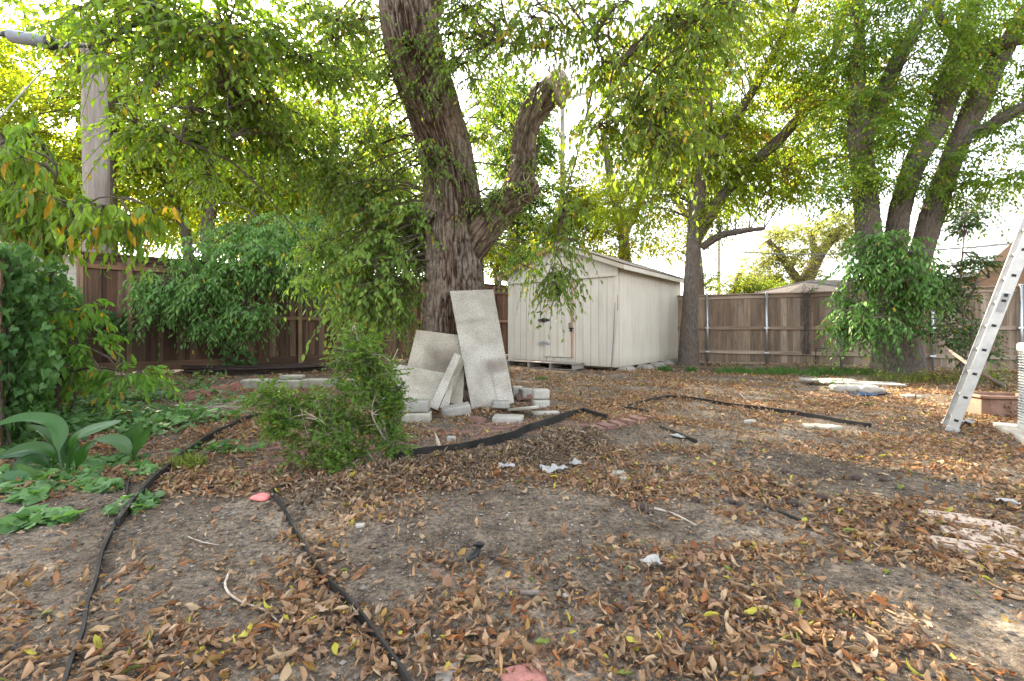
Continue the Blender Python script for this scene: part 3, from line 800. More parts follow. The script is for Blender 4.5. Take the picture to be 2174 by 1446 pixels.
slab_at('granite_slab', [(884,699,5.72),(990,714,5.75),(982,858,5.36),(848,846,5.36)], .03, 'wide brown stained granite slab leaning behind the shorter slabs', (.94,.90,.82),
        [(.62,.56,.3,.22,.9,(.40,.34,.29)),(.3,.6,.06,.2,.4,STAIN_REFL)])
slab_at('granite_slab', [(838,772,5.36),(947,792,5.34),(918,864,5.13),(820,850,5.13)], .03, 'low clean granite slab leaning in front of the stained slab', (1.0,.98,.93), [(.5,.35,.6,.05,.2,STAIN_REFL)])
slab_at('granite_slab', [(965,749,5.28),(978,754,5.26),(929,871,5.03),(911,863,5.05)], .30, 'narrow granite slab standing on edge between the leaning slabs', (1.04,1.04,1.04))
slab_at('granite_slab', [(962,795,5.25),(966,798,5.24),(953,862,5.06),(933,866,5.03)], .16, 'thin dark edged granite offcut beside the tall slab', (.86,.84,.8))
CB = 'loose concrete blocks around the slabs'
S = stone_at
S('concrete_block', 885, 895, (.29,.20,.10), .08, M['limestone'], 'rough tan concrete block lying flat under another block', 'concrete block', CB)
S('concrete_block', 882, 879, (.285,.20,.115), .05, M['concrete'], 'grey rough faced concrete block stacked on the tan one', 'concrete block', CB, z=.098, d=4.72)
S('concrete_block', 829, 882, (.22,.18,.08), -.05, M['limestone'], 'half hidden concrete block at the foot of the boxwood shrub', 'concrete block', CB)
S('concrete_block', 828, 871, (.235,.2,.11), .1, M['pale_conc'], 'pale concrete block on top of the half hidden one', 'concrete block', CB, z=.074, d=5.02)
S('concrete_block', 968, 884, (.31,.15,.105), .28, M['concrete'], 'grey concrete block tilted before the tall slab', 'concrete block', CB, rot=(.12,-.14), dz=.012)
S('paving_stone', 1079, 893, (.31,.21,.06), -.12, M['pale_conc'], 'flat grey paving stone lying among the leaves', 'paving stone', CB)
S('concrete_block', 1063, 871, (.20,.14,.075), .1, M['concrete'], 'small chipped concrete piece right of the tall slab', 'concrete block', CB, z=.05, d=5.2, rot=(.05,.06))
S('granite_strip', 1108, 878, (.13,.48,.035), .62, M['granite'], 'mottled granite strip lying slanted over the paving stone', 'stone strip', z=.045, d=5.05, rot=(-.20,.0))
S('concrete_block', 1148, 866, (.19,.17,.11), .12, M['pale_conc'], 'pale concrete block under the one on the right stack', 'concrete block', CB)
S('concrete_block', 1148, 862, (.20,.18,.11), .05, M['pale_conc'], 'pale concrete block on top of the right stack', 'concrete block', CB, z=.106, d=5.53)
S('concrete_block', 1117, 846, (.16,.14,.12), .4, M['concrete'], 'dark sided concrete block behind the right stack', 'concrete block', CB, z=.05, d=5.95)
S('concrete_block', 1098, 838, (.13,.14,.14), .1, M['pale_conc'], 'upright pale block close behind the tall slab', 'concrete block', CB, z=.04, d=6.1)
S('paving_stone', 1158, 880, (.30,.12,.035), .22, M['pale_conc'], 'thin broken paving stone by the right stack', 'paving stone', CB)

# cored bricks
def brick_mesh(mat, holes=True):
    l, wv, hh = .20, .095, .057; nxg, nyg = (11, 5) if holes else (2, 2)
    if holes:
        xs = np.array([-.5,-.42,-.33,-.24,-.15,-.06,.06,.15,.24,.33,.42,.5]) ; xs = np.linspace(-.5,.5,12); ys = np.array([-.5,-.34,-.1,.1,.34,.5])
    else: xs = np.linspace(-.5,.5,3); ys = np.linspace(-.5,.5,3)
    V = []; Fs = []
    def v(*a): V.append(a); return len(V)-1
    for a in range(len(xs)-1):
        for b in range(len(ys)-1):
            hole = holes and a % 2 == 1 and b % 2 == 1
            zt = hh*.3 if hole else hh
            x0,x1,y0,y1 = xs[a]*l, xs[a+1]*l, ys[b]*wv, ys[b+1]*wv
            ids = [v(x0,y0,zt),v(x1,y0,zt),v(x1,y1,zt),v(x0,y1,zt)]; Fs.append(ids)
            if hole:
                up = [v(x0,y0,hh),v(x1,y0,hh),v(x1,y1,hh),v(x0,y1,hh)]
                for k in range(4): Fs.append([ids[k], up[k], up[(k+1)%4], ids[(k+1)%4]][::-1])
    x0,x1,y0,y1 = -l/2,l/2,-wv/2,wv/2
    b_ = [v(x0,y0,0),v(x1,y0,0),v(x1,y1,0),v(x0,y1,0)]; t_ = [v(x0,y0,hh),v(x1,y0,hh),v(x1,y1,hh),v(x0,y1,hh)]
    Fs.append(b_[::-1])
    for k in range(4): Fs.append([b_[k], b_[(k+1)%4], t_[(k+1)%4], t_[k]])
    mb = MB(); mb.addpoly(np.array(V), Fs); return mb
def lay_brick(proto, x, y, rz, z, label, group, cat='brick', tilt=(0,0)):
    if proto.get('label'): o = proto.copy(); COL.objects.link(o)
    else: o = proto
    o.location = (x, y, z); o.rotation_euler = (tilt[0], tilt[1], rz); return tag(o, label, cat, group)
bc = brick_mesh(None, True).build('paving_brick', M['brick']); bs = brick_mesh(None, False).build('paving_brick', M['brick'])
bp = brick_mesh(None, True).build('pale_brick', M['palebrick'])
A, B = G(560, 992), G(1385, 880); dv = (B-A)/np.linalg.norm(B-A); nv = np.array([-dv[1], dv[0]])
if nv[1] < 0: nv = -nv
LN = np.linalg.norm(B-A); rza = math.atan2(dv[1], dv[0])
q = 0; nbk = 0
while q < LN:
    for r_ in range(6):
        if rng.uniform() < .13: continue
        off = .05 if True else 0
        p = A + dv*(q + (.11 if r_ % 2 else 0)) + nv*(r_*.104-.02) + rng.normal(0,.004,2)
        if p[1] > 4.95 and p[0] < .3: continue
        cored = rng.uniform() < .5
        lay_brick(bc if cored else bs, p[0], p[1], rza+rng.normal(0,.025), h1(*p)-.058+rng.uniform(-.004,.008),
                  'worn red brick with core holes in the leaf strewn path' if cored else 'worn plain red brick laid flat in the leaf strewn path', 'bricks of the garden path'); nbk += 1
    q += .215
# loose bricks
g = G(1112, 853); lay_brick(bc, g[0], g[1], .15, h1(*g)+.03, 'red cored brick lying loose between pale blocks', 'loose bricks near the slabs', tilt=(.08,-.1))
g = G(1012, 893); lay_brick(bc, g[0], g[1], -.75, h1(*g)-.02, 'red cored brick sunk at the foot of the tall slab', 'loose bricks near the slabs')
g = G(1350, 893)
for k_ in range(6):
    px, py = 1265+22*k_, 912-4.6*k_; g = G(px, py)
    lay_brick(bs, g[0], g[1], rza+1.45, h1(*g)-.025, 'dark red brick in the raised end row of the path', 'raised end row of path bricks', tilt=(random.uniform(-.08,.08),random.uniform(-.05,.05)))
# pale bricks on the right
for k_, (px, py) in enumerate([(2010,1098),(2072,1112),(2135,1127),(2060,1135),(2120,1153),(2180,1142),(2090,1168),(2160,1187),(2040,1158)]):
    g = G(px, py); lay_brick(bp, g[0], g[1], -.42, h1(*g)-.035, 'pale tan cored brick set flush in the soil at the right edge', 'pale bricks at the right edge')

# retaining blocks and scalloped edging
for k_, (px, py, wv, lb) in enumerate([(545,826,.42,'rough limestone block at the left end of the low garden wall'),(612,826,.42,'limestone block with a loose stone on top in the low garden wall'),(665,824,.44,'weathered limestone block in the middle of the low garden wall'),(718,823,.40,'limestone block of the low garden wall behind the boxwood'),(770,822,.40,'limestone block at the right end of the low garden wall')]):
    S('wall_block', px, py, (wv,.22,.17), .06, M['limestone'], lb, 'wall block', 'low garden wall of limestone blocks', bev=.025, rough=.012, sub=7, sink=.02)
S('loose_stone', 620, 823, (.36,.18,.06), .1, M['limestone'], 'flat loose stone resting on the low garden wall', 'stone', z=.15, d=7.25, bev=.02, rough=.012)
sc_src = None
for k_ in range(6):
    t = k_/5; px = 398+t*112; py = 850-t*22; g = G(px, py)
    if sc_src is None:
        mb = MB(); xs_ = np.linspace(-1,1,25); wv = .135
        pr = [(x*wv, .095+.035*math.sqrt(max(0,1-(abs(x)*2-1)**2))) for x in xs_]
        pts = [(-wv,0)] + [(wv,0)] + pr[::-1]; m_ = len(pts)
        V = [(a, -.03, b) for a, b in pts] + [(a, .03, b) for a, b in pts]
        mb.addpoly(np.array(V), [list(range(m_)), list(range(2*m_-1,m_-1,-1))] + [[k, k+m_, (k+1)%m_+m_, (k+1)%m_] for k in range(m_)])
        o = mb.build('edging_block', M['redconc']); sc_src = o
    else: o = sc_src.copy(); COL.objects.link(o)
    o.location = (g[0], g[1], h1(*g)-.02); o.rotation_euler = (-.05+random.uniform(-.05,.05), random.uniform(-.03,.03), .72+random.uniform(-.1,.1))
    tag(o, 'red scalloped concrete edging block in the curved bed border', 'edging block', 'scalloped edging along the left bed')

# steel rods by the fence
for k_ in range(24):
    a = G(random.uniform(385,480), random.uniform(792,806)); b = G(random.uniform(680,735), random.uniform(783,790))
    z0 = random.uniform(.02,.17); z1 = random.uniform(.02,.2)
    mb = MB(); mid = (a+b)/2+rng.normal(0,.03,2)
    tube(mb, [[a[0],a[1],z0],[mid[0],mid[1],(z0+z1)/2-.012],[b[0],b[1],z1]], [.016]*3, 7, .3)
    tag(mb.build('iron_rod', M['iron'], smooth=True, off=(a[0],a[1],0)), 'dark rusty rod in the pile along the wooden fence', 'rod', 'rods piled along the fence')

# ------------------------------------------------------------------ lawn edging strips
def edging(pxs, hgt, label, th=.012, lean=0, name='garden_edging', mat='edge', ends=None, wob=.01):
    pts = np.array([np.append(G(*q), 0) for q in pxs]); p = smooth_path(pts, .05)
    n = len(p); tn = nrmz(np.gradient(p, axis=0)); sd = np.stack([-tn[:,1], tn[:,0], 0*tn[:,0]], 1)
    z = hz(p[:,0], p[:,1]); hh = hgt*(1+.28*vn(xy0(p[:,0],p[:,1],.5),41)); off = wob*vn(xy0(p[:,0],p[:,1],.25),42)
    p = p + sd*off[:,None]
    V = []
    for sgn, top in ((-1,0),(-1,1),(1,1),(1,0)):
        q = p + sd*(sgn*th/2 + lean*top*hgt)
        q[:,2] = z + (hh if top else -.02); V.append(q)
    V = np.stack(V, 1).reshape(-1,3); k = np.arange(n-1)
    Fs = [np.stack([k*4+a, k*4+b, (k+1)*4+b, (k+1)*4+a], 1) for a,b in ((0,1),(1,2),(2,3),(3,0))]
    mb = MB(); mb.add(V, Fs); mb.addpoly(V[:4]*1, [[0,1,2,3]]); mb.addpoly(V[-4:]*1, [[3,2,1,0]])
    o = np.append(G(*pxs[0]), 0)
    return tag(mb.build(name, M[mat], smooth=False, off=o), label, 'edging')
edging([(556,888),(500,908),(440,938),(370,988),(312,1042),(275,1085),(250,1120)], .05, 'weathered plastic edging strip curving past the boxwood to the left bed', .02)
edging([(283,985),(279,1010),(272,1045),(258,1090),(238,1140),(215,1195),(190,1290),(160,1390),(135,1480)], .026, 'long dark edging strip running toward the bottom left corner', .010)
edging([(888,1490),(800,1365),(745,1290),(690,1225),(645,1160),(600,1090),(577,1057),(577,1053),(640,1036),(705,1018)], .032, 'black edging strip with a sharp bend at the pink lid', .008)
edging([(835,978),(900,966),(1000,952),(1080,932),(1130,913),(1195,890),(1236,875),(1240,875),(1262,884),(1290,894)], .062, 'black edging strip bordering the brick path with an angled end', .014)
edging([(1376,880),(1345,872),(1322,868),(1325,866),(1370,856),(1415,848),(1425,848),(1500,855),(1600,868),(1750,890),(1850,906)], .042, 'brown edging strip running right across the middle of the yard', .016)
edging([(1402,908),(1440,924),(1482,945)], .03, 'short broken edging strip beside the metal plate', .014)
edging([(1620,1075),(1660,1088),(1700,1104)], .014, 'short dark strip poking out of leaves at right', .012)
edging([(382,1046),(450,1036),(520,1028),(580,1018)], .014, 'thin black hose piece lying left of the boxwood', .014, name='hose_piece', mat='black')

# ------------------------------------------------------------------ trees
def twig_path(a, b, sag=.12, jit=.12):
    a = np.asarray(a); b = np.asarray(b); L = np.linalg.norm(b-a)
    m1 = a*.66+b*.34 + rng.normal(0,jit*.5,3)*L*.5 + np.array([0,0,sag*L]); m2 = a*.33+b*.67 + rng.normal(0,jit*.5,3)*L*.5+np.array([0,0,sag*L*.9])
    return [a, m1, m2, b]
def crown(lm, tm, blobs, skel, leafL, spray=(25,.25,.5), per=11, droop=.5, tint=((.07,.12,.025),(.10,.15,.03)), yellow=.04, prof=OVAL, C=2, twigs=True, csize=.35, wr=(.38,.5), bend=.5, down=.35, branch_r=.012, flat=.5, ytint=(.30,.24,.03), planar=.8, brown=0.0, tw=1.0):
    skel = np.asarray(skel)
    t0, t1 = np.array(tint[0]), np.array(tint[1])
    for c, rad, ncl in blobs:
        c = np.asarray(c); rad = np.asarray(rad)
        for q in range(ncl):
            u = rng.normal(0,1,3); u = u/np.linalg.norm(u)*rng.uniform(.15,1)**.4
            cc = c + u*rad
            if skel is not None and len(skel) and tm is not None:
                dd = np.linalg.norm(skel-cc, axis=1) - .4*np.maximum(cc[2]-skel[:,2], 0)*.5
                s = skel[np.argmin(dd + rng.uniform(0,.5,len(dd)))]
                if np.linalg.norm(s-cc) < 4.5: tube(tm, twig_path(s, cc), [branch_r*1.5, branch_r*1.1, branch_r*.8, branch_r*.4], 5, .25, cap=False)
            m = int(spray[0]*rng.uniform(.6,1.35))
            dr = rng.normal(0,1,(m,3)); dr[:,2] *= flat; dr = nrmz(dr + .35*u)
            o = cc + dr*csize*rng.uniform(0,.8,(m,1))
            L = rng.uniform(spray[1], spray[2], m)
            n_ = per
            t = (np.arange(n_)+.6)/n_ 
            pts = o[:,None] + dr[:,None]*(L[:,None]*t)[...,None]; pts[...,2] -= droop*L[:,None]*t**2
            tang = np.repeat(dr[:,None], n_, 1).copy(); tang[...,2] -= 2*droop*t; tang = nrmz(tang)
            sd = nrmz(np.cross(dr, np.array([0,0,1.])+rng.normal(0,.25,(m,3))))
            alt = np.where(np.arange(n_) % 2 == 0, 1, -1)[None,:,None]
            ld = nrmz(.6*tang + planar*alt*sd[:,None] + rng.normal(0,.25,(m,n_,3)) - np.array([0,0,down]))
            nn = np.array([0,0,1.]) + rng.normal(0,.45,(m,n_,3))
            ln = leafL*rng.uniform(.7,1.2,(m,n_))*(1-.25*t)
            mixv = np.clip(rng.uniform(0,1)*.6 + rng.uniform(0,.4,(m,n_)),0,1)[...,None]
            T = (t0*(1-mixv)+t1*mixv)*rng.uniform(.82,1.2,(m,n_,1))
            yl = rng.uniform(0,1,(m,n_)) < yellow*rng.choice([.3,1,3]); T[yl] = np.array(ytint)*rng.uniform(.7,1.2)
            if brown and rng.uniform() < brown: T[:] = np.array((.17,.09,.05))*rng.uniform(.8,1.2)
            leaf_add(lm, pts.reshape(-1,3), ld.reshape(-1,3), nn.reshape(-1,3), ln.ravel(), ln.ravel()*rng.uniform(wr[0],wr[1],m*n_), T.reshape(-1,3), prof, rng.normal(bend,.3,m*n_), rng.normal(.5,.4,m*n_), C)
            if twigs and tm is not None:
                for a_ in range(m):
                    e = o[a_]+dr[a_]*L[a_]; e = e.copy(); e[2] -= droop*L[a_]; md = o[a_]+dr[a_]*L[a_]*.5; md = md.copy(); md[2] -= droop*L[a_]*.25
                    tube(tm, [cc, o[a_], md, e], [.006*tw,.004*tw,.003*tw,.0015*tw], 3, 1, smooth=False, cap=False)
def pw(lst, dfun=None):
    """[(px,py,width_px,d)] -> points, radii"""
    return [P(a,b,d) for a,b,w_,d in lst], [w_/2/F*d for a,b,w_,d in lst]
def ground_base(pts, rad):
    return pts, rad
def blobpx(px, py, d, rx, ry, rz, n): return (P(px,py,d), (rx,ry,rz), n)
OVEN = []
# --- old tree in the middle
ob = np.array([(966-CX)/F*6.4, 6.4, 0.])
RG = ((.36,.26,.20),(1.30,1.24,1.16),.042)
old = thing('old_tree', 'massive old tree with furrowed bark, sawn side limb and drooping branches mid yard', 'tree', ob)
main = [(966,850,190,6.4),(967,822,165,6.4),(968,790,146,6.4),(968,740,134,6.4),(968,680,125,6.4),(968,600,118,6.38),(966,520,114,6.35),(962,450,110,6.3),(955,380,106,6.25),(943,310,105,6.2),(922,240,106,6.1),(896,170,110,6.0),(876,100,112,5.9),(866,40,108,5.85),(852,-40,95,5.8),(830,-150,85,5.7),(790,-300,75,5.5),(720,-450,60,5.3)]
mb = MB()
pt, rd = pw(main)
def flare(th, s, r): 
    return np.exp(-s/.28)*.10*(1+np.cos(th*5+.7))*r
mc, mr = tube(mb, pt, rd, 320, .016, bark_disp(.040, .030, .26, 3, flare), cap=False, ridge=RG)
limb2 = [(885,70,60,5.9),(908,10,62,5.85),(930,-60,58,5.7),(990,-180,48,5.4),(1100,-300,40,5.0),(1280,-380,32,4.7)]
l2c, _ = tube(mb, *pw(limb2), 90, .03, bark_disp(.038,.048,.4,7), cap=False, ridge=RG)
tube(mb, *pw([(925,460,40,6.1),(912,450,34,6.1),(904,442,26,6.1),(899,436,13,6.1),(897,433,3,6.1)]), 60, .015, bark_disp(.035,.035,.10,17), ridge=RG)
mb.build('trunk', M['bark_old'], old, smooth=True, off=ob)
mb = MB()
stub = [(985,545,60,6.3),(1005,520,66,6.25),(1032,482,62,6.2),(1066,440,62,6.18),(1096,404,60,6.15),(1110,355,50,6.12),(1112,312,46,6.1),(1120,268,49,6.1),(1138,228,54,6.1),(1164,198,55,6.1),(1184,182,54,6.1)]
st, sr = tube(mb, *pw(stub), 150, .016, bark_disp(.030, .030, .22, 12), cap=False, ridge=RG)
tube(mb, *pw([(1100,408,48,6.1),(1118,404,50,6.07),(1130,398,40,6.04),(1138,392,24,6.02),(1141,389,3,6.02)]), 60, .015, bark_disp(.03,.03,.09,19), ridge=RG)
limb = mb.build('side_limb', M['bark_old'], old, smooth=True, off=ob)
mb = MB()
def jag(th, s, r, _): 
    return .02*np.sign(np.sin(th*7))*np.clip(s/.1,0,1)*vn(np.stack([np.cos(th)*4,np.sin(th)*4,s*14],1),77) + .006*vn(np.stack([np.cos(th)*14,np.sin(th)*14,s*4],1),78)
tube(mb, *pw([(1168,195,50,6.06),(1184,183,62,6.05),(1194,178,60,6.04),(1203,173,40,6.04),(1206,172,8,6.04)]), 70, .015, jag)
tube(mb, *pw([(1186,200,26,6.0),(1192,216,22,5.98),(1196,228,12,5.98)]), 30, .02, jag)
mb.build('broken_end', M['deadwood'], limb, smooth=True, off=ob)
mb = MB()
for q in range(9):
    c = P(1118+random.uniform(-14,22), 402+random.uniform(-14,20), 5.95); pts = [c + rng.normal(0,.06,3) for _ in range(4)]
    tube(mb, pts, [.004]*4, 4, .02)
mb.build('tangled_stems', M['deadwood'], old, off=ob)
lm, tm = MB(), MB()
limbL = [P(860,0,5.85), P(700,-90,5.5), P(520,-110,5.2), P(330,-90,4.9), P(150,-60,4.7)]
limbR = [P(960,-120,5.5), P(1150,-120,5.0), P(1320,-90,4.6), P(1480,-60,4.5)]
limbF = [P(852,-40,5.8), P(780,-120,4.8), P(800,-300,3.9)]
sk = [*smooth_path(limbL,.4), *smooth_path(limbR,.4), *l2c[::20], *mc[110::14]]
for lb, r0, r1 in ((limbL,.07,.02),(limbR,.06,.02)): tube(tm, lb, np.linspace(r0,r1,len(lb)), 10, .15, bark_disp(.006,.03,.2,40), cap=False)
# visible hanging bare branches
for br in ([(478,-20,5),(476,60,5),(488,110,4.95),(455,180,4.9),(405,230,4.9),(385,300,4.9)],[(476,60,5),(498,130,5),(478,170,5),(482,230,5),(492,290,5)],[(1060,-20,5.2),(1075,50,5.2),(1110,140,5.2),(1170,200,5.2)],[(1130,-10,5),(1200,60,5),(1290,75,5)],[(1040,90,5.4),(1120,95,5.3),(1200,120,5.2),(1230,150,5.2)],[(1190,-20,4.6),(1260,80,4.6),(1310,140,4.6),(1330,260,4.6)],[(330,30,4.6),(260,70,4.6),(190,100,4.6)]):
    pp_ = [P(*q) for q in br]; tube(tm, pp_, np.linspace(.014,.004,len(pp_)), 6, .1, cap=False); sk += list(smooth_path(pp_,.2))
TN = ((.085,.165,.026),(.16,.245,.038)); TO = ((.085,.15,.022),(.15,.215,.03)); TL = ((.11,.185,.045),(.17,.25,.06))
crown(lm, tm, [blobpx(470,120,5.0,1.0,.9,.85,25), blobpx(360,20,4.7,.9,.8,.3,12), blobpx(640,170,5.6,1.0,.8,.85,17), blobpx(520,310,6.2,1.1,.6,.6,13), blobpx(0,-60,5.0,.6,.6,.2,4), blobpx(340,250,5.4,.5,.5,.5,8)], sk, .108, (17,.26,.52), 9, .7, TN, .035)
crown(lm, tm, [blobpx(760,330,6.6,.7,.5,.75,24), blobpx(800,470,6.9,.55,.4,.6,18), blobpx(770,560,6.8,.55,.35,.35,9), blobpx(860,560,6.6,.22,.25,.55,7), blobpx(800,640,6.5,.28,.25,.3,6), blobpx(690,80,6,.8,.6,.6,16)], sk, .095, (20,.24,.5), 10, .9, TL, .03, down=.6)
crown(lm, tm, [blobpx(1360,120,4.5,.5,.55,.7,17), blobpx(1400,280,4.6,.28,.35,.5,8), blobpx(1290,290,4.5,.10,.2,.4,3), blobpx(1510,50,4.7,.6,.6,.4,9), blobpx(1210,10,4.8,.45,.4,.2,4)], sk, .10, (17,.24,.5), 9, 1.0, TO, .05, down=.7)
crown(lm, tm, [blobpx(800,600,6.1,.4,.3,.45,8), blobpx(700,560,6.3,.35,.3,.4,6), blobpx(830,480,6.2,.3,.25,.5,6)], sk, .115, (16,.24,.5), 9, .9, ((.13,.225,.05),(.20,.31,.07)), .03, down=.6)
crown(lm, tm, [blobpx(860,170,5.75,.28,.14,.65,9), blobpx(930,330,5.8,.24,.1,.35,6), blobpx(1060,430,6.0,.28,.15,.4,8), blobpx(1010,330,6.2,.18,.15,.35,4), blobpx(1110,340,6.0,.10,.1,.12,2)], sk, .075, (12,.18,.38), 9, .9, TL, .03, down=.6, csize=.15)
crown(lm, tm, [blobpx(980,120,5.6,.35,.3,.55,8), blobpx(1000,30,5.6,.5,.4,.2,7), blobpx(1120,70,5.3,.4,.3,.3,5), blobpx(1040,250,6.5,.25,.2,.4,4)], sk, .075, (18,.2,.45), 11, .9, TN, .04, down=.5)
crown(lm, tm, [blobpx(1130,520,6.1,.20,.15,.35,4)], sk, .075, (16,.2,.4), 10, 1.0, TN, .05, down=.7, csize=.15)
old_l = lm.build('crown', M['leaf_near'], old, off=ob); tm.build('branch', M['twig'], old, off=ob)
# the low hanging spray before the shed
lm, tm = MB(), MB()
hp = [P(*q) for q in ((1260,180,4.7),(1225,330,4.8),(1195,440,4.9),(1180,540,5.0),(1172,600,5.0))]
tube(tm, hp, np.linspace(.012,.003,5), 6, .1, cap=False)
crown(lm, tm, [blobpx(1195,520,5.0,.10,.12,.30,6), blobpx(1185,590,5.0,.14,.1,.12,5), blobpx(1215,440,4.95,.1,.1,.25,4)], smooth_path(hp,.1), .082, (8,.16,.36), 8, 1.1, ((.085,.15,.022),(.13,.20,.03)), .03, down=.7, csize=.1)
for br in ([(1215,590,5),(1235,605,5),(1241,632,5)],[(1150,620,5),(1148,660,5),(1146,690,5)],[(1228,560,5),(1240,580,5)]):
    bp_ = [P(*q) for q in br]; tube(tm, [hp[3], *bp_], np.linspace(.004,.002,len(bp_)+1), 4, .1, cap=False)
    for pnt in bp_: leaf_add(lm, [pnt]*4, rng.normal(0,.6,(4,3))-np.array([0,0,.7]), rng.normal(0,1,(4,3)), .06, .026, np.tile((.08,.13,.02),(4,1)), OVAL, .5, .5, 2)
lm.build('hanging_foliage', M['leaf_near'], old, off=ob); tm.build('hanging_branch', M['twig'], old, off=ob)

# --- generic background tree
def tree(name, label, base, limbs, blobs, leafL, tint, group=None, mat='leaf_far', bark='bark_grey', nseg=40, step=.08, amp=.012, fw=.05, fl=.2, twigs=False, **kw):
    base = np.asarray(base, float)
    root = thing(name, label, 'tree', base, 0, group)
    mb = MB(); sk = []
    for lb in limbs:
        pts, rd = pw(lb) if len(lb[0]) == 4 else ([q[:3] for q in lb], [q[3] for q in lb])
        ns = nseg if max(rd) > .09 else 14
        c, r = tube(mb, pts, rd, ns, step, bark_disp(min(amp, max(rd)*.18), fw, fl, random.randint(1,500)), cap=False); sk += list(c[len(c)//3::6])
    lm, tm = MB(), MB()
    crown(lm, tm, blobs, sk, leafL, tint=tint, twigs=twigs, **kw)
    mb.build('trunk', M[bark], root, smooth=True, off=base)
    if tm.n: tm.build('branch', M['twig'], root, smooth=True, off=base)
    lm.build('crown', M[mat], root, off=base)
    return root
# middle tree by the shed
mb_base = np.append(G(1462, 776), 0); d0 = mb_base[1]
tree('tree', 'slender grey tree with long slanting limbs at the far end of the shed', mb_base,
     [[(1462,785,50,d0),(1462,760,42,d0),(1463,700,33,d0),(1466,620,30,d0),(1470,560,29,d0),(1474,500,28,d0),(1478,440,26,d0),(1490,360,22,d0),(1500,260,20,d0+.3),(1505,160,17,d0+.6),(1500,40,12,d0+.8),(1495,-80,8,d0+1)],
      [(1474,510,24,d0),(1495,475,24,d0),(1530,420,22,d0),(1590,355,21,d0),(1650,300,22,d0-.2),(1700,245,19,d0-.4),(1735,180,15,d0-.5),(1780,80,12,d0-.6),(1800,-40,9,d0-.7)],
      [(1482,450,20,d0),(1505,350,20,d0),(1550,270,19,d0-.2),(1600,190,17,d0-.3),(1650,100,15,d0-.4),(1685,20,12,d0-.5),(1710,-60,9,d0-.6)],
      [(1690,260,14,d0-.4),(1730,225,12,d0-.6),(1790,212,8,d0-.8)], [(1490,525,16,d0),(1530,500,14,d0-.3),(1580,490,11,d0-.6),(1625,485,7,d0-.8)]],
     [blobpx(1560,150,d0-.3,2.2,1.3,1.8,60), blobpx(1480,330,d0+.2,1.6,1.0,1.4,44), blobpx(1660,350,d0-.2,1.5,.9,1.0,26), blobpx(1740,120,d0-.6,1.7,1.0,1.4,30), blobpx(1400,180,d0+1,1.6,1.0,1.8,34), blobpx(1540,440,d0,1.0,.7,.5,10), blobpx(1330,430,d0+2,1.1,.8,.9,18), blobpx(1580,20,d0,2.6,1.2,.8,26)],
     .115, ((.10,.165,.018),(.20,.25,.025)), nseg=60, step=.05, amp=.014, spray=(22,.3,.7), per=11, droop=.5, csize=.5, yellow=.03, brown=.03)
# right tree, three stems
rb = np.append(G(1900, 795), 0); d1 = rb[1]
tree('tree', 'broad based tree with three leaning stems by the right fence', rb,
     [[(1905,810,125,d1),(1905,792,104,d1),(1905,750,84,d1),(1903,705,76,d1),(1890,650,66,d1),(1864,590,52,d1),(1849,530,46,d1),(1842,470,43,d1),(1836,400,42,d1),(1828,330,39,d1),(1824,280,40,d1),(1820,220,26,d1),(1822,140,24,d1),(1824,60,18,d1),(1826,-60,12,d1)],
      [(1904,710,62,d1+.05),(1900,640,50,d1+.05),(1898,580,44,d1+.05),(1901,520,40,d1+.05),(1910,450,37,d1),(1927,390,37,d1),(1950,330,39,d1),(1985,270,41,d1),(2008,210,42,d1-.1),(2025,150,44,d1-.2),(2040,95,38,d1-.3),(2055,50,24,d1-.3),(2075,-20,18,d1-.4)],
      [(1908,700,56,d1-.05),(1928,620,46,d1-.05),(1951,550,42,d1-.05),(1972,480,41,d1-.05),(1995,410,38,d1-.1),(2020,340,37,d1-.1),(2050,270,38,d1-.2),(2078,210,44,d1-.2),(2100,160,38,d1-.3),(2140,90,30,d1-.3),(2190,0,22,d1-.4)],
      [(1828,290,30,d1),(1855,250,30,d1),(1880,190,30,d1),(1905,130,26,d1),(1945,60,20,d1),(1990,-20,14,d1)],
      [(2010,210,34,d1-.1),(2050,150,34,d1-.2),(2090,110,28,d1-.3),(2140,90,22,d1-.5),(2200,80,16,d1-.6)],
      [(2045,285,26,d1-.2),(2090,275,25,d1-.3),(2130,250,24,d1-.5),(2180,225,22,d1-.7),(2260,190,18,d1-1)],
      [(2040,90,20,d1-.3),(2015,65,17,d1-.3),(1995,35,14,d1-.3),(1985,-20,10,d1-.3)]],
     [blobpx(1930,110,d1-.2,1.5,1.2,1.2,44), blobpx(2100,60,d1-.6,1.2,1.0,.8,26), blobpx(1780,280,d1+.2,.8,.8,1.0,20), blobpx(1880,330,d1-.6,.6,.5,.7,12), blobpx(1800,400,d1-.5,.5,.4,.4,8), blobpx(2120,330,d1-.8,.7,.5,.6,12), blobpx(1990,370,d1-.4,.5,.4,.5,8), blobpx(1800,60,d1+.3,1.1,1.0,.9,22), blobpx(2130,180,d1-.4,.6,.6,.5,10), blobpx(1960,240,d1+.5,.9,.5,.8,14), blobpx(2060,410,d1-.6,.4,.4,.25,4)],
     .095, ((.075,.145,.032),(.14,.21,.04)), nseg=110, step=.035, amp=.018, fw=.03, fl=.09, spray=(20,.25,.55), per=11, droop=.6, csize=.4, yellow=.03, twigs=False)
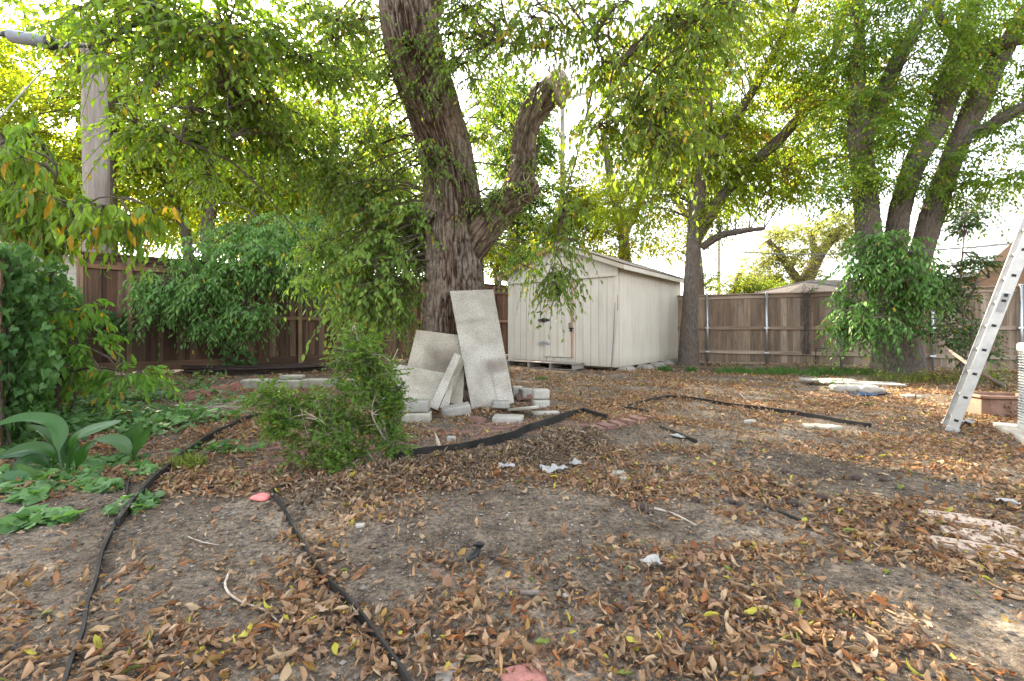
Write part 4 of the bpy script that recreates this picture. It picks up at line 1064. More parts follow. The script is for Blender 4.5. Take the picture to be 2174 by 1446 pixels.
# trees beyond the left fence
BG = 'trees beyond the wooden fence'
YG = ((.12,.19,.02),(.23,.28,.03)); GG = ((.09,.17,.025),(.17,.24,.04))
def bgbase(px, d): return np.array([(px-CX)/F*d, d, 0.])
tree('tree', 'yellow green tree with a mossy crooked trunk behind the utility pole', bgbase(225,12.5), [[(225,770,44,12.5),(228,500,36,12.5),(226,330,30,12.5),(235,240,28,12.5),(280,200,24,12.3),(350,160,20,12.2),(420,100,14,12)],[(226,330,22,12.5),(190,200,18,12.6),(150,60,14,12.7)]],
     [blobpx(150,220,13,2.6,1.2,2.6,66), blobpx(330,180,13,2.4,1.2,2.4,56), blobpx(40,350,12.5,1.6,1,1.6,36)], .17, YG, BG, spray=(21,.4,.85), per=10, csize=.7, yellow=.03)
tree('tree', 'thin twin stemmed tree above the glossy shrub behind the fence', bgbase(440,13.5), [[(440,760,34,13.5),(445,560,26,13.5),(440,500,24,13.5),(452,420,22,13.5),(480,330,18,13.5),(500,240,15,13.5),(520,120,11,13.5)],[(400,740,24,13.6),(398,520,19,13.6),(375,440,16,13.6),(345,380,13,13.6),(300,320,9,13.6)],[(520,560,18,13.6),(530,480,15,13.6),(560,380,12,13.6),(570,260,9,13.6)]],
     [blobpx(480,240,14,2.6,1.3,2.4,64), blobpx(380,400,14,2.0,1.0,1.5,48), blobpx(560,420,14,2.0,1.0,1.5,48)], .17, YG, BG, spray=(21,.4,.85), per=10, csize=.7, yellow=.03)
tree('tree', 'leafy tree with pale slim trunk left of the old tree behind the fence', bgbase(720,16), [[(720,750,30,16),(715,520,24,16),(705,380,20,16),(712,280,17,16),(700,150,12,16)],[(715,420,16,16),(760,320,13,16),(800,200,9,16)]],
     [blobpx(720,260,16.5,2.8,1.3,3.0,70), blobpx(800,450,16,2.4,1.1,2.0,60), blobpx(640,450,16,1.8,1.0,1.8,40)], .19, GG, BG, spray=(21,.45,.9), per=10, csize=.8, yellow=.03)
tree('tree', 'dense green tree rising behind the ivy at the left edge', bgbase(30,11.5), [[(30,760,36,11.5),(40,520,28,11.5),(30,380,22,11.5),(-20,260,15,11.5)],[(40,520,18,11.5),(80,420,14,11.5),(110,330,10,11.5)]],
     [blobpx(20,400,11.8,1.6,.9,1.2,18), blobpx(-60,250,12,1.6,1,1.8,22), blobpx(100,480,11.5,.9,.6,.5,6)], .15, YG, BG, spray=(22,.35,.7), per=10, csize=.55, yellow=.05)
tree('tree', 'round blue green tree seen between the trunk and the sawn limb', bgbase(1090,19), [[(1090,740,30,19),(1092,520,24,19),(1085,360,18,19),(1090,220,10,19)],[(1092,450,14,19),(1124,380,11,19),(1150,280,8,19)]],
     [blobpx(1095,270,19,1.5,1.2,2.2,60), blobpx(1050,470,19,2.2,1.2,1.8,44), blobpx(1150,430,19.5,1.5,1.1,1.8,36)], .19, ((.055,.12,.03),(.10,.16,.04)), 'trees beyond the shed', spray=(22,.4,.8), per=10, csize=.6, yellow=.04)
tree('tree', 'bright backlit tree directly behind the shed roof', bgbase(1330,18), [[(1330,745,30,18),(1325,520,24,18),(1300,400,18,18),(1280,280,12,18)],[(1325,500,16,18),(1370,400,13,18),(1400,260,9,18)]],
     [blobpx(1330,490,18,2.8,1.2,1.3,50), blobpx(1220,470,18.2,1.2,1.0,1.0,22), blobpx(1260,400,18.5,1.4,1.0,1.6,24), blobpx(1400,380,18,1.8,1.2,1.6,36)], .14, ((.11,.15,.012),(.20,.22,.02)), 'trees beyond the shed', spray=(22,.4,.8), per=10, csize=.6, yellow=.06)
tree('tree', 'low yellow green tree peeking between the old trunk and the shed', bgbase(1060,17.5), [[(1060,745,22,17.5),(1062,640,18,17.5),(1050,560,12,17.5)]],
     [blobpx(1050,560,17.6,1.2,.8,.6,18), blobpx(1120,520,17.8,1.0,.8,.6,12)], .13, YG, 'trees beyond the shed', spray=(22,.35,.7), per=10, csize=.5, yellow=.08)
for nm_, px_, d_, lb_, tt_, bl_ in ((0, 160, 21, 'tall green tree filling the gap behind the crooked mossy trunk', GG, [(100,400,3.2,2.2,46),(300,380,3.0,2.4,46),(-100,320,2.5,2.2,24),(40,150,2.6,1.8,26)]),
        (1, 560, 23, 'tall yellow green tree filling the gap left of the old trunk', YG, [(500,450,3.4,2.0,46),(640,390,3.2,2.4,46),(850,430,3.0,2.4,42)]),
        (2, 1476, 22, 'tall green tree rising behind the slanting limbs of the slender tree', GG, [(1560,330,3.2,2.6,40),(1740,250,3.2,3.0,44),(1450,220,2.5,3.0,36)])):
    tree('tree', lb_, bgbase(px_, d_), [[(px_,740,30,d_),(px_+6,600,25,d_),(px_-8,430,19,d_),(px_+15,250,12,d_),(px_+10,100,6,d_)],[(px_+2,520,16,d_),(px_+60,420,12,d_),(px_+110,320,8,d_)],[(px_-4,480,15,d_),(px_-60,390,11,d_),(px_-90,300,7,d_)]],
         [blobpx(a,b,d_,rx,1.5,rz,n_) for a,b,rx,rz,n_ in bl_], .24, tt_, 'tall trees in the far background', spray=(20,.5,1.0), per=10, csize=.9, yellow=.03)
# far oaks on the right
OAK_HALO = ((.13,.155,.075),(.20,.22,.11))  # pale grey-green leaf tint stands in for the bright halo on distant crowns
tree('oak_tree', 'pale halo tinted oak far beyond the right fence', bgbase(1720,27), [[(1700,720,40,27),(1705,620,30,27),(1740,540,24,27),(1790,480,16,27)],[(1705,620,20,27),(1670,560,16,27),(1630,510,11,27)],[(1735,560,16,27),(1720,490,11,27)]],
     [blobpx(1700,520,27,2.8,1.6,1.5,50), blobpx(1620,570,27,1.6,1.2,.9,20), blobpx(1780,480,27,1.7,1.2,1.0,24), blobpx(1690,600,26.5,2.6,1.0,.5,22)], .16, OAK_HALO, 'far oaks', spray=(24,.4,.8), per=10, csize=.7, yellow=.02)
tree('oak_tree', 'far oak partly hidden behind the three stemmed tree', bgbase(1990,29), [[(1990,720,36,29),(1990,600,26,29),(2010,530,16,29)]],
     [blobpx(2000,540,29,2.0,1.4,1.0,26), blobpx(1900,560,29,1.6,1.2,.9,18)], .17, OAK_HALO, 'far oaks', spray=(22,.4,.8), per=10, csize=.7)
tree('oak_tree', 'low dark green oak over the fence right of the shed', bgbase(1560,22), [[(1560,730,26,22),(1562,620,18,22),(1570,580,10,22)]],
     [blobpx(1540,600,22,1.3,.8,.4,14), blobpx(1600,605,22,1.2,.8,.35,10)], .14, ((.07,.12,.02),(.14,.18,.03)), 'far oaks', spray=(22,.35,.6), per=10, csize=.5)

# --- shrub leaning over the left fence
sb = np.append(on_line(560, FLA, FLB)+np.array([.4,.7]), 0)
root = thing('glossy_shrub', 'glossy green shrub arching over the wooden fence', 'shrub', sb)
lm, tm = MB(), MB(); d2 = 9.6; sk = []
for br in ([(600,600,11.5),(560,480,10.9),(480,500,10.2),(400,560,9.6)],[(600,600,11.5),(580,520,10.6),(540,600,9.9),(500,680,9.5)],[(600,600,11.5),(640,470,11),(690,520,10.6)],[(560,480,10.9),(470,430,10.8),(420,480,10.3)]):
    q = [P(*b) for b in br]; tube(tm, [[sb[0],sb[1],1.2], *q], np.linspace(.03,.008,len(q)+1), 7, .2, cap=False); sk += list(smooth_path(q,.2))
crown(lm, tm, [blobpx(500,550,9.8,1.6,.6,.5,28), blobpx(430,610,9.4,1.0,.4,.4,15), blobpx(500,670,9.3,.7,.3,.2,8), blobpx(590,490,10.6,1.5,.6,.5,26), blobpx(680,560,10.5,.9,.4,.5,14), blobpx(350,640,9.2,.25,.25,.4,7)], sk, .145, (16,.28,.6), 9, .8, ((.085,.20,.055),(.16,.29,.085)), .006, LANCE, 2, wr=(.28,.38), down=.6, csize=.3)
lm.build('foliage', M['leaf_gloss'], root, off=sb); tm.build('branch', M['twig'], root, off=sb)
# vine on trunk-left mid fence: a loose light green bush before the fence
# --- bright sapling in front of the right tree
sb = np.append(G(1880, 800), 0); d2 = sb[1]-.6; sb[1] = d2; sb[0] = (1880-CX)/F*d2
root = thing('young_tree', 'bright green bushy young tree before the broad trunk', 'tree', sb)
lm, tm = MB(), MB(); sk = []
for br in ([(1880,790),(1876,700),(1870,600),(1880,520)],[(1876,700),(1830,640),(1800,620)],[(1872,650),(1930,600),(1970,600)],[(1870,600),(1840,540)],[(1876,700),(1840,690),(1810,690)]):
    q = [P(*b, d2) for b in br]; tube(tm, q, np.linspace(.022,.006,len(q)), 7, .15, cap=False); sk += list(smooth_path(q,.15))
crown(lm, tm, [blobpx(1880,600,d2,.65,.5,.65,26), blobpx(1860,670,d2,.75,.5,.35,18), blobpx(1890,530,d2,.45,.35,.3,10), blobpx(1810,690,d2,.25,.3,.15,5), blobpx(1960,610,d2,.35,.3,.35,8), blobpx(1800,575,d2,.3,.25,.08,3)], sk, .125, (11,.25,.5), 9, .8, ((.05,.13,.03),(.11,.22,.05)), .01, LANCE, 2, wr=(.3,.42), down=.6, csize=.25)
lm.build('foliage', M['leaf_gloss'], root, off=sb); tm.build('branch', M['twig'], root, off=sb)
# slim sapling near ladder
sb = np.append(G(2050, 812), 0); d2 = sb[1]
root = thing('sapling', 'slim upright sapling with sparse dark leaves left of the ladder', 'tree', sb)
lm, tm = MB(), MB(); sk = []
for br in ([(2052,812),(2048,700),(2040,600),(2045,520),(2052,440)],[(2062,812),(2060,720),(2070,640)],[(2045,812),(2030,720),(1990,660)],[(2048,660),(2075,600),(2100,590)],[(2050,780),(2010,720),(1985,700)]):
    q = [P(*b, d2) for b in br]; tube(tm, q, np.linspace(.02,.006,len(q)), 7, .15, cap=False); sk += list(smooth_path(q,.12))
crown(lm, tm, [blobpx(2045,480,d2,.12,.12,.30,6), blobpx(2055,560,d2,.3,.2,.35,9), blobpx(2030,640,d2,.40,.3,.3,11), blobpx(2060,720,d2,.45,.3,.4,11), blobpx(1995,720,d2,.3,.3,.3,7)], sk, .085, (10,.15,.3), 8, .3, ((.04,.085,.03),(.07,.12,.035)), .03, OVAL, 2, wr=(.42,.55), down=.2, csize=.12)
lm.build('foliage', M['leaf_gloss'], root, off=sb); tm.build('branch', M['bark_grey'], root, off=sb)

# --- left sapling with long hanging leaves
sb = np.append(G(126, 890), 0); d2 = sb[1]
root = thing('sapling', 'slender young tree with long drooping leaves beside the ivy, some yellow', 'tree', sb)
tm = MB()
tr = [P(127,895,d2),P(122,820,d2),P(124,760,d2),P(118,690,d2),P(112,620,d2),P(104,560,d2-.1),P(80,490,d2-.3)]
tube(tm, tr, [.034,.031,.029,.027,.024,.02,.014], 20, .03, bark_disp(.003,.02,.06,3), cap=False)
tube(tm, [P(145,880,d2-.05),P(160,845,d2-.05),P(152,790,d2-.1)], [.01,.009,.006], 6, .1)
tm.build('trunk', M['bark_grey'], root, smooth=True, off=sb)
lm, tm = MB(), MB(); sk = []
for br in ([(106,570),(150,480),(210,420),(300,430)],[(106,570),(60,480),(20,400),(-30,340)],[(100,560),(100,450),(120,350),(60,280)],[(106,570),(180,490),(260,460)]):
    q = [P(*b, d2-.15*k) for k, b in enumerate(br)]; tube(tm, q, np.linspace(.014,.004,len(q)), 7, .1, cap=False); sk += list(smooth_path(q,.12))
PT = ((.10,.19,.03),(.17,.27,.045))
kw = dict(prof=LANCE, C=3, wr=(.26,.34), bend=.7, planar=.5, csize=.15, ytint=(.42,.27,.03))
crown(lm, tm, [blobpx(150,430,d2-.2,.5,.3,.2,9), blobpx(60,450,d2-.2,.45,.3,.2,7), blobpx(40,380,d2-.3,.4,.3,.25,5), blobpx(270,450,d2-.4,.25,.25,.15,5), blobpx(110,330,d2-.3,.3,.25,.2,3), blobpx(20,300,d2-.3,.25,.2,.3,3)], sk, .165, (9,.18,.36), 7, 1.0, PT, .07, down=1.1, **kw)
lm.build('foliage', M['leaf_near'], root, off=sb); tm.build('branch', M['twig'], root, off=sb)
lm, tm = MB(), MB(); sk = [P(122,800,d2),P(124,760,d2),P(122,830,d2), P(160,740,d2)]
crown(lm, tm, [blobpx(150,740,d2-.1,.18,.2,.35,6), blobpx(175,660,d2-.1,.12,.2,.15,2), blobpx(120,800,d2-.1,.12,.2,.12,2), blobpx(260,800,d2-.2,.35,.2,.04,4)], sk, .13, (8,.2,.36), 9, .5, ((.09,.21,.035),(.15,.28,.05)), .03, down=.5, **kw)
lm.build('lower_shoots', M['leaf_near'], root, off=sb); tm.build('shoot_stem', M['twig'], root, off=sb)

# --- boxwood
sb = np.append(G(815, 992), 0); d2 = sb[1]
root = thing('boxwood_shrub', 'straggly small leaved boxwood shrub in front of the granite slabs', 'shrub', sb)
lm, tm = MB(), MB(); sk = []
for br, r0 in (([(826,1000,0),(822,930,0),(800,850,0),(775,780,.05),(752,690,.1)],.013),([(820,1000,0),(835,930,.05),(850,870,.05),(845,830,.1)],.01),([(800,985,0),(760,940,0),(700,905,-.05),(640,870,-.05),(580,845,0)],.011),([(800,985,0),(740,950,.05),(670,920,.1),(600,880,.15)],.009),([(815,990,0),(790,930,.1),(740,880,.15),(690,840,.2)],.009),([(780,990,0),(760,975,-.1),(740,1000,-.2)],.006),([(822,940,0),(790,880,-.1),(800,830,-.1)],.007),([(790,820,.02),(830,770,.05),(845,740,.05)],.006),([(785,800,.03),(740,770,.05),(715,765,.1)],.006)):
    q = [P(a,b,d2+dd) for a,b,dd in br]; q[0][2] = max(q[0][2], .0)
    tube(tm, q, np.linspace(r0,.003,len(q)), 7, .04, cap=False); sk += list(smooth_path(q,.06))
kw = dict(spray=(16,.06,.14), per=9, droop=.05, tint=((.06,.125,.024),(.125,.21,.038)), yellow=.012, prof=OVAL, wr=(.58,.72), down=-.1, csize=.06, branch_r=.003, flat=.9, bend=.3, tw=.2)
crown(lm, tm, [blobpx(760,760,d2+.05,.14,.15,.16,12), blobpx(805,790,d2,.13,.14,.16,12), blobpx(830,880,d2,.12,.13,.17,14), blobpx(765,840,d2,.14,.15,.12,8), blobpx(650,880,d2,.30,.2,.13,22), blobpx(720,910,d2,.25,.2,.10,14), blobpx(590,840,d2+.05,.18,.15,.09,8), blobpx(690,950,d2-.05,.25,.15,.06,7), blobpx(745,705,d2+.1,.05,.05,.12,3), blobpx(835,930,d2,.1,.1,.08,5), blobpx(735,1010,d2-.25,.10,.08,.04,3), blobpx(740,970,d2-.1,.09,.08,.03,3)], sk, .034, **kw)
lm.build('foliage', M['leaf_near'], root, off=sb); tm.build('stem', M['deadwood'], root, smooth=True, off=sb)

# --- aspidistra clumps
def blade(cps, wmax, tint, parent, off):
    p = smooth_path(np.array([P(*c) for c in cps]), .02); n = len(p); t = np.linspace(0,1,n)
    pet = .28
    wv = np.where(t < pet, .006, .006 + (wmax/2)*np.sin(np.pi*np.clip((t-pet)/(1-pet),0,1)**.75)**.9); wv[-1] = .001
    tn = nrmz(np.gradient(p, axis=0)); vd = nrmz(p-np.array([0,0,H])); up = np.array([0,0,1.])
    sd = nrmz(np.cross(tn, nrmz(.55*up - .75*vd + .15*np.array([1,0,0]))))
    nr = np.cross(sd, tn); C = 9; V = []; T = []
    for s in np.linspace(-1,1,C):
        V.append(p + sd*(wv*s)[:,None] + nr*((wv*.22)*(abs(s)**1.5) + .004*np.sin(t*9+s*4)*(wv/wmax) + .0016*np.cos(s*14))[:,None])
        T.append(np.tile(np.array(tint)*.72*(1+.17*math.cos(s*24)), (n,1)))
    V = np.stack(V,1); i,j = np.meshgrid(np.arange(n-1),np.arange(C-1),indexing='ij')
    mb = MB(); mb.add(V.reshape(-1,3), np.stack([i*C+j,i*C+j+1,(i+1)*C+j+1,(i+1)*C+j],-1).reshape(-1,4), np.stack(T,1).reshape(-1,3))
    return mb.build('leaf', M['leaf_blade'], parent, smooth=True, off=off)
sb = np.append(G(140, 1008), 0); D = sb[1]
ca = thing('aspidistra', 'large clump of broad dark green strap leaves at lower left', 'plant', sb)
z6 = lambda x, y: (x/4.519, 820+y/4.519)
ga = (.035,.10,.018)
for bl, wv, tt in (([(600,840,0),(560,600,.02),(570,440,.05),(480,330,.05),(220,300,.0),(-30,370,-.1)],.135,(.06,.15,.04)),
        ([(620,830,.05),(560,600,.08),(430,440,.12),(270,375,.15)],.09,ga),
        ([(640,830,0),(660,650,0),(740,500,-.02),(900,420,-.05),(1170,335,-.08)],.13,(.045,.13,.025)),
        ([(710,860,-.02),(750,740,-.03),(820,610,-.05),(930,520,-.05)],.085,ga),
        ([(630,840,.03),(690,680,.03),(720,560,.04),(690,450,.05)],.07,ga),
        ([(500,830,.02),(510,680,.0),(430,600,-.03),(250,590,-.06),(0,665,-.1)],.105,ga),
        ([(490,860,.1),(440,720,.1),(300,650,.08),(120,650,.05),(-40,700,0)],.11,(.05,.13,.06)),
        ([(470,860,.05),(430,740,.03),(330,700,0),(200,740,-.05),(100,850,-.08)],.10,(.03,.09,.02)),
        ([(470,960,-.1),(370,900,-.13),(310,860,-.16),(220,790,-.16),(150,745,-.16)],.085,(.06,.14,.02)),
        ([(300,960,-.2),(270,880,-.22),(180,860,-.24),(70,920,-.27),(-20,1090,-.3)],.13,(.05,.14,.05)),
        ([(470,960,-.15),(360,870,-.2),(320,930,-.24),(285,1010,-.27)],.08,(.06,.14,.02)),
        ([(285,1005,-.27),(320,1060,-.29),(430,1140,-.33)],.05,(.33,.23,.05)),
        ([(560,820,.2),(600,720,.2),(640,560,.22),(780,480,.25),(830,540,.25)],.10,(.03,.085,.02)),
        ([(660,840,.1),(600,720,.12),(540,620,.14),(500,560,.16)],.07,(.03,.085,.02)),
        ([(520,900,-.05),(600,880,-.1),(720,905,-.15),(780,920,-.2)],.04,(.07,.15,.05))):
    bl2 = [(*z6(x,y), D+dd) for x,y,dd in bl]
    o = blade(bl2, wv*.62, tt, ca, sb)
    if tt[0] > .3: o['label'] = 'yellow withered leaf hanging down'
sb = np.append(G(283, 985), 0); D = sb[1]
cb = thing('aspidistra', 'small upright aspidistra plant beside the edging strip', 'plant', sb)
for bl, wv, tt in (([(1275,740,0),(1275,660,0),(1230,540,.02),(1310,360,.05)],.075,(.05,.13,.03)), ([(1285,740,0),(1290,650,0),(1330,480,.0),(1340,330,0)],.07,(.06,.14,.03)),
        ([(1290,740,0),(1310,600,-.02),(1390,480,-.03),(1455,385,-.05)],.075,(.06,.15,.03)), ([(1265,740,-.02),(1240,640,-.05),(1150,540,-.08),(1030,505,-.1),(900,515,-.12)],.12,(.10,.19,.08)), ([(1255,740,.05),(1215,600,.08),(1160,490,.1)],.06,(.05,.12,.03))):
    blade([(*z6(x,y), D+dd) for x,y,dd in bl], wv*.7, tt, cb, sb)

# --- ivy (wall cover) and ground ivy
ivt = np.array([(0,-.05),(.28,-.28),(.5,.0),(.42,.22),(.34,.42),(.16,.52),(0,.95),(-.16,.52),(-.34,.42),(-.42,.22),(-.5,.0),(-.28,-.28)])
def ivy_add(mb, pos, up, nrm, size, tint):
    N = len(pos); up = nrmz(up); sd = nrmz(np.cross(up, nrm)); n = np.cross(sd, up); K = len(ivt)
    V = np.empty((N, K+1, 3)); V[:,0] = pos + up*(size*.2)[:,None]
    for k, (a, b) in enumerate(ivt):
        V[:,k+1] = pos + sd*(a*size)[:,None] + up*(b*size)[:,None] + n*((abs(a)*.35-.1)*size)[:,None]
    f = np.array([(0, k+1, (k+1)%K+1) for k in range(K)])
    mb.add(V.reshape(-1,3), (f[None]+(np.arange(N)*(K+1))[:,None,None]).reshape(-1,3), np.repeat(tint, K+1, 0))
def ivy_tint(n):
    a = rng.uniform(0,1,(n,1)); t = np.array((.045,.11,.036))*(1-a)+np.array((.095,.185,.062))*a; return t*rng.uniform(.8,1.25,(n,1))
sfd, sfn, sfl, _ = fence_frame(SFA, SFB)
if sfn @ (-SFA) < 0: sfn = -sfn
n = 9500; s = rng.uniform(0,sfl,n); z = rng.uniform(.0,1.62,n)
keep = (.25 + .75*vn(np.stack([s/.5,z/.5,0*s],1),51) + .55*(1-np.abs(z-.85))) > rng.uniform(0,.75,n)
s, z = s[keep], z[keep]; n = len(s); off = rng.uniform(.03,.30,n)*(1+.5*vn(np.stack([s/.7,z/.7,0*s],1),52))
pos = np.stack([SFA[0]+sfd[0]*s+sfn[0]*off, SFA[1]+sfd[1]*s+sfn[1]*off, z], 1)
up = np.stack([rng.normal(0,.5,n), rng.normal(0,.5,n), -np.ones(n)], 1); nm = np.stack([sfn[0]+rng.normal(0,.45,n), sfn[1]+rng.normal(0,.45,n), .5+rng.normal(0,.4,n)], 1)
iv = thing('ivy', 'dense dark green ivy curtain covering the side fence at left', 'ivy', (SFA[0],SFA[1],0)); io = np.array([SFA[0],SFA[1],0])
mb = MB(); ivy_add(mb, pos, up, nm, rng.uniform(.045,.085,n), ivy_tint(n)); mb.build('foliage', M['leaf_gloss'], iv, off=io)
mb = MB()
for k_ in range(60):
    s0 = random.uniform(0,sfl); pts = []
    for zz in np.linspace(0, random.uniform(.8,1.8), 5):
        s0 += random.uniform(-.15,.15); q = SFA+sfd*s0+sfn*random.uniform(.03,.16); pts.append([q[0],q[1],zz])
    tube(mb, pts, np.linspace(.009,.003,5), 5, .2, cap=False)
mb.build('stem', M['twig'], iv, off=io)
n = 12000; px = rng.uniform(-60,560,n); py = rng.uniform(822,1130,n); gd = F*H/(py-HY); gxx = (px-CX)/F*gd
f = .55 - np.clip((px-330)/200,0,1.2) - np.clip((py-930)/90,0,1.2) + 1.3*vn(np.stack([gxx/.4,gd/.35,0*px],1),61)
keep = rng.uniform(0,1,n) < np.clip(f,0,1)
for a,b,rx,ry in ((90,1105,70,10),(60,1040,50,30),(170,1030,50,10),(225,1040,30,10),(300,1005,40,14),(160,1245,8,10)):
    keep |= (((px-a)/rx)**2+((py-b)/ry)**2 < 1) & (rng.uniform(0,1,n) < .5)
x, y = gxx[keep], gd[keep]; n = len(x); zz = hz(x,y)+rng.uniform(.02,.12,n)*np.clip((y-2.8)/1.5,.3,1)
az = rng.uniform(0,6.28,n); mb = MB()
ivy_add(mb, np.stack([x,y,zz],1), np.stack([np.cos(az),np.sin(az),rng.normal(0,.3,n)],1), np.stack([rng.normal(0,.5,n),rng.normal(-.3,.5,n),np.ones(n)],1), rng.uniform(.04,.09,n), ivy_tint(n)*1.15)
tag(mb.build('ground_ivy', M['leaf_gloss']), 'low ivy ground cover spreading over the left bed', 'ground ivy', kind='stuff')
# small ivy climbing the fence: near post at 275 and mid fence
for (px0, px1, y0, y1, cnt, lb) in ((205,270,660,720,70,'small ivy patch on the wooden fence beside the leftmost post'),(470,545,700,790,110,'small ivy climbing the fence boards under the glossy shrub')):
    u = rng.uniform(0,1,cnt); pts = np.array([on_line(px0+(px1-px0)*a, FLA, FLB) for a in u]); dd = pts[:,1]
    zz = H+(HY-(y0+(y1-y0)*rng.uniform(0,1,cnt)))/F*dd; dfl, nfl, _, _ = fence_frame(FLA, FLB)
    if nfl @ (-FLA) < 0: nfl = -nfl
    pos = np.stack([pts[:,0]+nfl[0]*.06, pts[:,1]+nfl[1]*.06-.03, zz],1); pos[:,:2] += rng.uniform(0,.08,(cnt,1))*nfl
    mb = MB(); ivy_add(mb, pos, np.stack([rng.normal(0,.6,cnt),rng.normal(0,.3,cnt),-np.ones(cnt)],1), np.stack([nfl[0]+rng.normal(0,.4,cnt),nfl[1]+rng.normal(0,.4,cnt),.5*np.ones(cnt)],1), rng.uniform(.07,.13,cnt), ivy_tint(cnt))
    tag(mb.build('ivy', M['leaf_gloss'], off=(pos[:,0].mean(),pos[:,1].mean(),0)), lb, 'ivy')

# --- weeds and grass
def grass(mb, cx, cy, rad, n, hgt, tint):
    a = rng.uniform(0,6.28,n); r = rad*np.sqrt(rng.uniform(0,1,n)); x, y = cx+r*np.cos(a), cy+r*np.sin(a)
    d = np.stack([rng.normal(0,.35,n),rng.normal(0,.35,n),np.ones(n)],1); L = hgt*rng.uniform(.5,1.2,n)
    leaf_add(mb, np.stack([x,y,hz(x,y)],1), d, rng.normal(0,1,(n,3)), L, .007, np.asarray(tint)*rng.uniform(.7,1.3,(n,1)), ((0,.8),(.4,1),(.75,.6),(1,.05)), rng.uniform(.3,1.6,n), .2, 2)
mb = MB(); gt = np.array((.055,.13,.025))
for k_ in range(150):
    t = random.uniform(0,1); px = 1525+t*340; py = 790+random.gauss(0,2.6)+t*6; g = G(px,py)
    grass(mb, g[0], g[1], random.uniform(.06,.2), random.randint(25,70), random.uniform(.06,.17), gt)
for k_ in range(60):
    px = random.uniform(1860,2110); py = random.gauss(806,5); g = G(px,py); grass(mb, g[0], g[1], .15, 22, .14, np.array((.13,.16,.03)))
tag(mb.build('grass', M['grass']), 'strip of green grass in front of the right fence', 'grass', kind='stuff')
for px, py, r_, h_, lb in ((1412,788,.14,.17,'green grass tuft beside the pier blocks of the shed'),(1468,788,.12,.13,'small grass tuft at the foot of the slender tree'),(402,992,.10,.10,'yellow green grass tuft leaning on the curved edging'),(1150,805,.13,.06,'pale low weed patch before the pallet')):
    g = G(px,py); mb = MB(); grass(mb, g[0], g[1], r_, 260, h_, gt if px != 402 else np.array((.13,.17,.03)))
    tag(mb.build('grass_tuft', M['grass'], off=(g[0],g[1],0)), lb, 'grass tuft')
def weed(px, py, hgt, lb, nst=6, leafL=.06, tint=((.05,.12,.025),(.10,.18,.03)), spread=.12, wr=(.4,.55)):
    g = G(px,py); sb = np.append(g, h1(*g)); lm, tm = MB(), MB()
    root = thing('weed', lb, 'plant', sb)
    for k_ in range(nst):
        e = sb+np.array([random.gauss(0,spread),random.gauss(0,spread),hgt*random.uniform(.6,1.1)])
        tube(tm, [sb,(sb+e)/2+rng.normal(0,.02,3),e], [.004,.003,.002], 4, .1, cap=False)
        n_ = 9; t = rng.uniform(.25,1,n_)[:,None]
        leaf_add(lm, sb+(e-sb)*t, rng.normal(0,1,(n_,3))*np.array([1,1,.4])+np.array([0,0,.3]), rng.normal(0,.3,(n_,3))+np.array([0,0,1]), leafL, leafL*rng.uniform(wr[0],wr[1],n_), np.array(tint[0])+(np.array(tint[1])-np.array(tint[0]))*rng.uniform(0,1,(n_,1)), OVAL, .6, .4, 2)
    lm.build('foliage', M['leaf_gloss'], root, off=sb); tm.build('stem', M['twig'], root, off=sb)
weed(1278,786,.14,'tiny weed sprouting under the shed edge',4,.05)
weed(1722,792,.42,'tall thin weed with small leaves before the right fence',6,.05)
weed(1758,790,.36,'yellowish seedling beside the bent standpipe',5,.05,((.16,.18,.03),(.22,.22,.04)))
weed(1765,832,.22,'leafy weed growing among the white boards',7,.05)
weed(1855,812,.30,'bushy weed before the broad tree base',9,.06,((.07,.12,.03),(.14,.17,.04)),.2)
weed(1960,812,.26,'yellow green weed clump right of the broad tree',9,.07,((.16,.17,.03),(.26,.23,.04)),.25)
weed(2015,808,.24,'sunlit weed clump at the foot of the slim sapling',9,.07,((.16,.18,.03),(.26,.24,.05)),.22)
weed(2110,828,.34,'spiky yellow green plant behind the terracotta planter',8,.16,((.12,.19,.03),(.2,.24,.05)),.12,(.10,.16))
weed(1838,866,.07,'small olive weed on the bare soil right of the middle',6,.04,((.10,.11,.02),(.14,.14,.03)),.06)
weed(330,850,.22,'leafy ground vine spilling beside the scalloped edging',14,.08,((.05,.12,.03),(.10,.18,.04)),.35)
weed(420,836,.30,'young green vine climbing before the rod pile',12,.09,((.05,.12,.03),(.11,.19,.04)),.3)
weed(230,868,.20,'low broad leaved weed behind the sapling trunk',10,.09,((.05,.11,.03),(.09,.17,.04)),.3)
# twig heap
g = G(440, 882); mb = MB()
for k_ in range(90):
    a = random.uniform(0,3.14); l = random.uniform(.1,.3); c = np.array([g[0]+random.gauss(0,.2), g[1]+random.gauss(0,.12), random.uniform(.01,.09)])
    dv2 = np.array([math.cos(a),math.sin(a),random.gauss(0,.15)])*l; tube(mb, [c-dv2,c+rng.normal(0,.02,3),c+dv2], [.003,.003,.002], 4, 1, smooth=False, cap=False)
tag(mb.build('twig_heap', M['deadwood'], off=(g[0],g[1],0)), 'flat heap of dry grey twigs near the scalloped edging', 'twig heap')
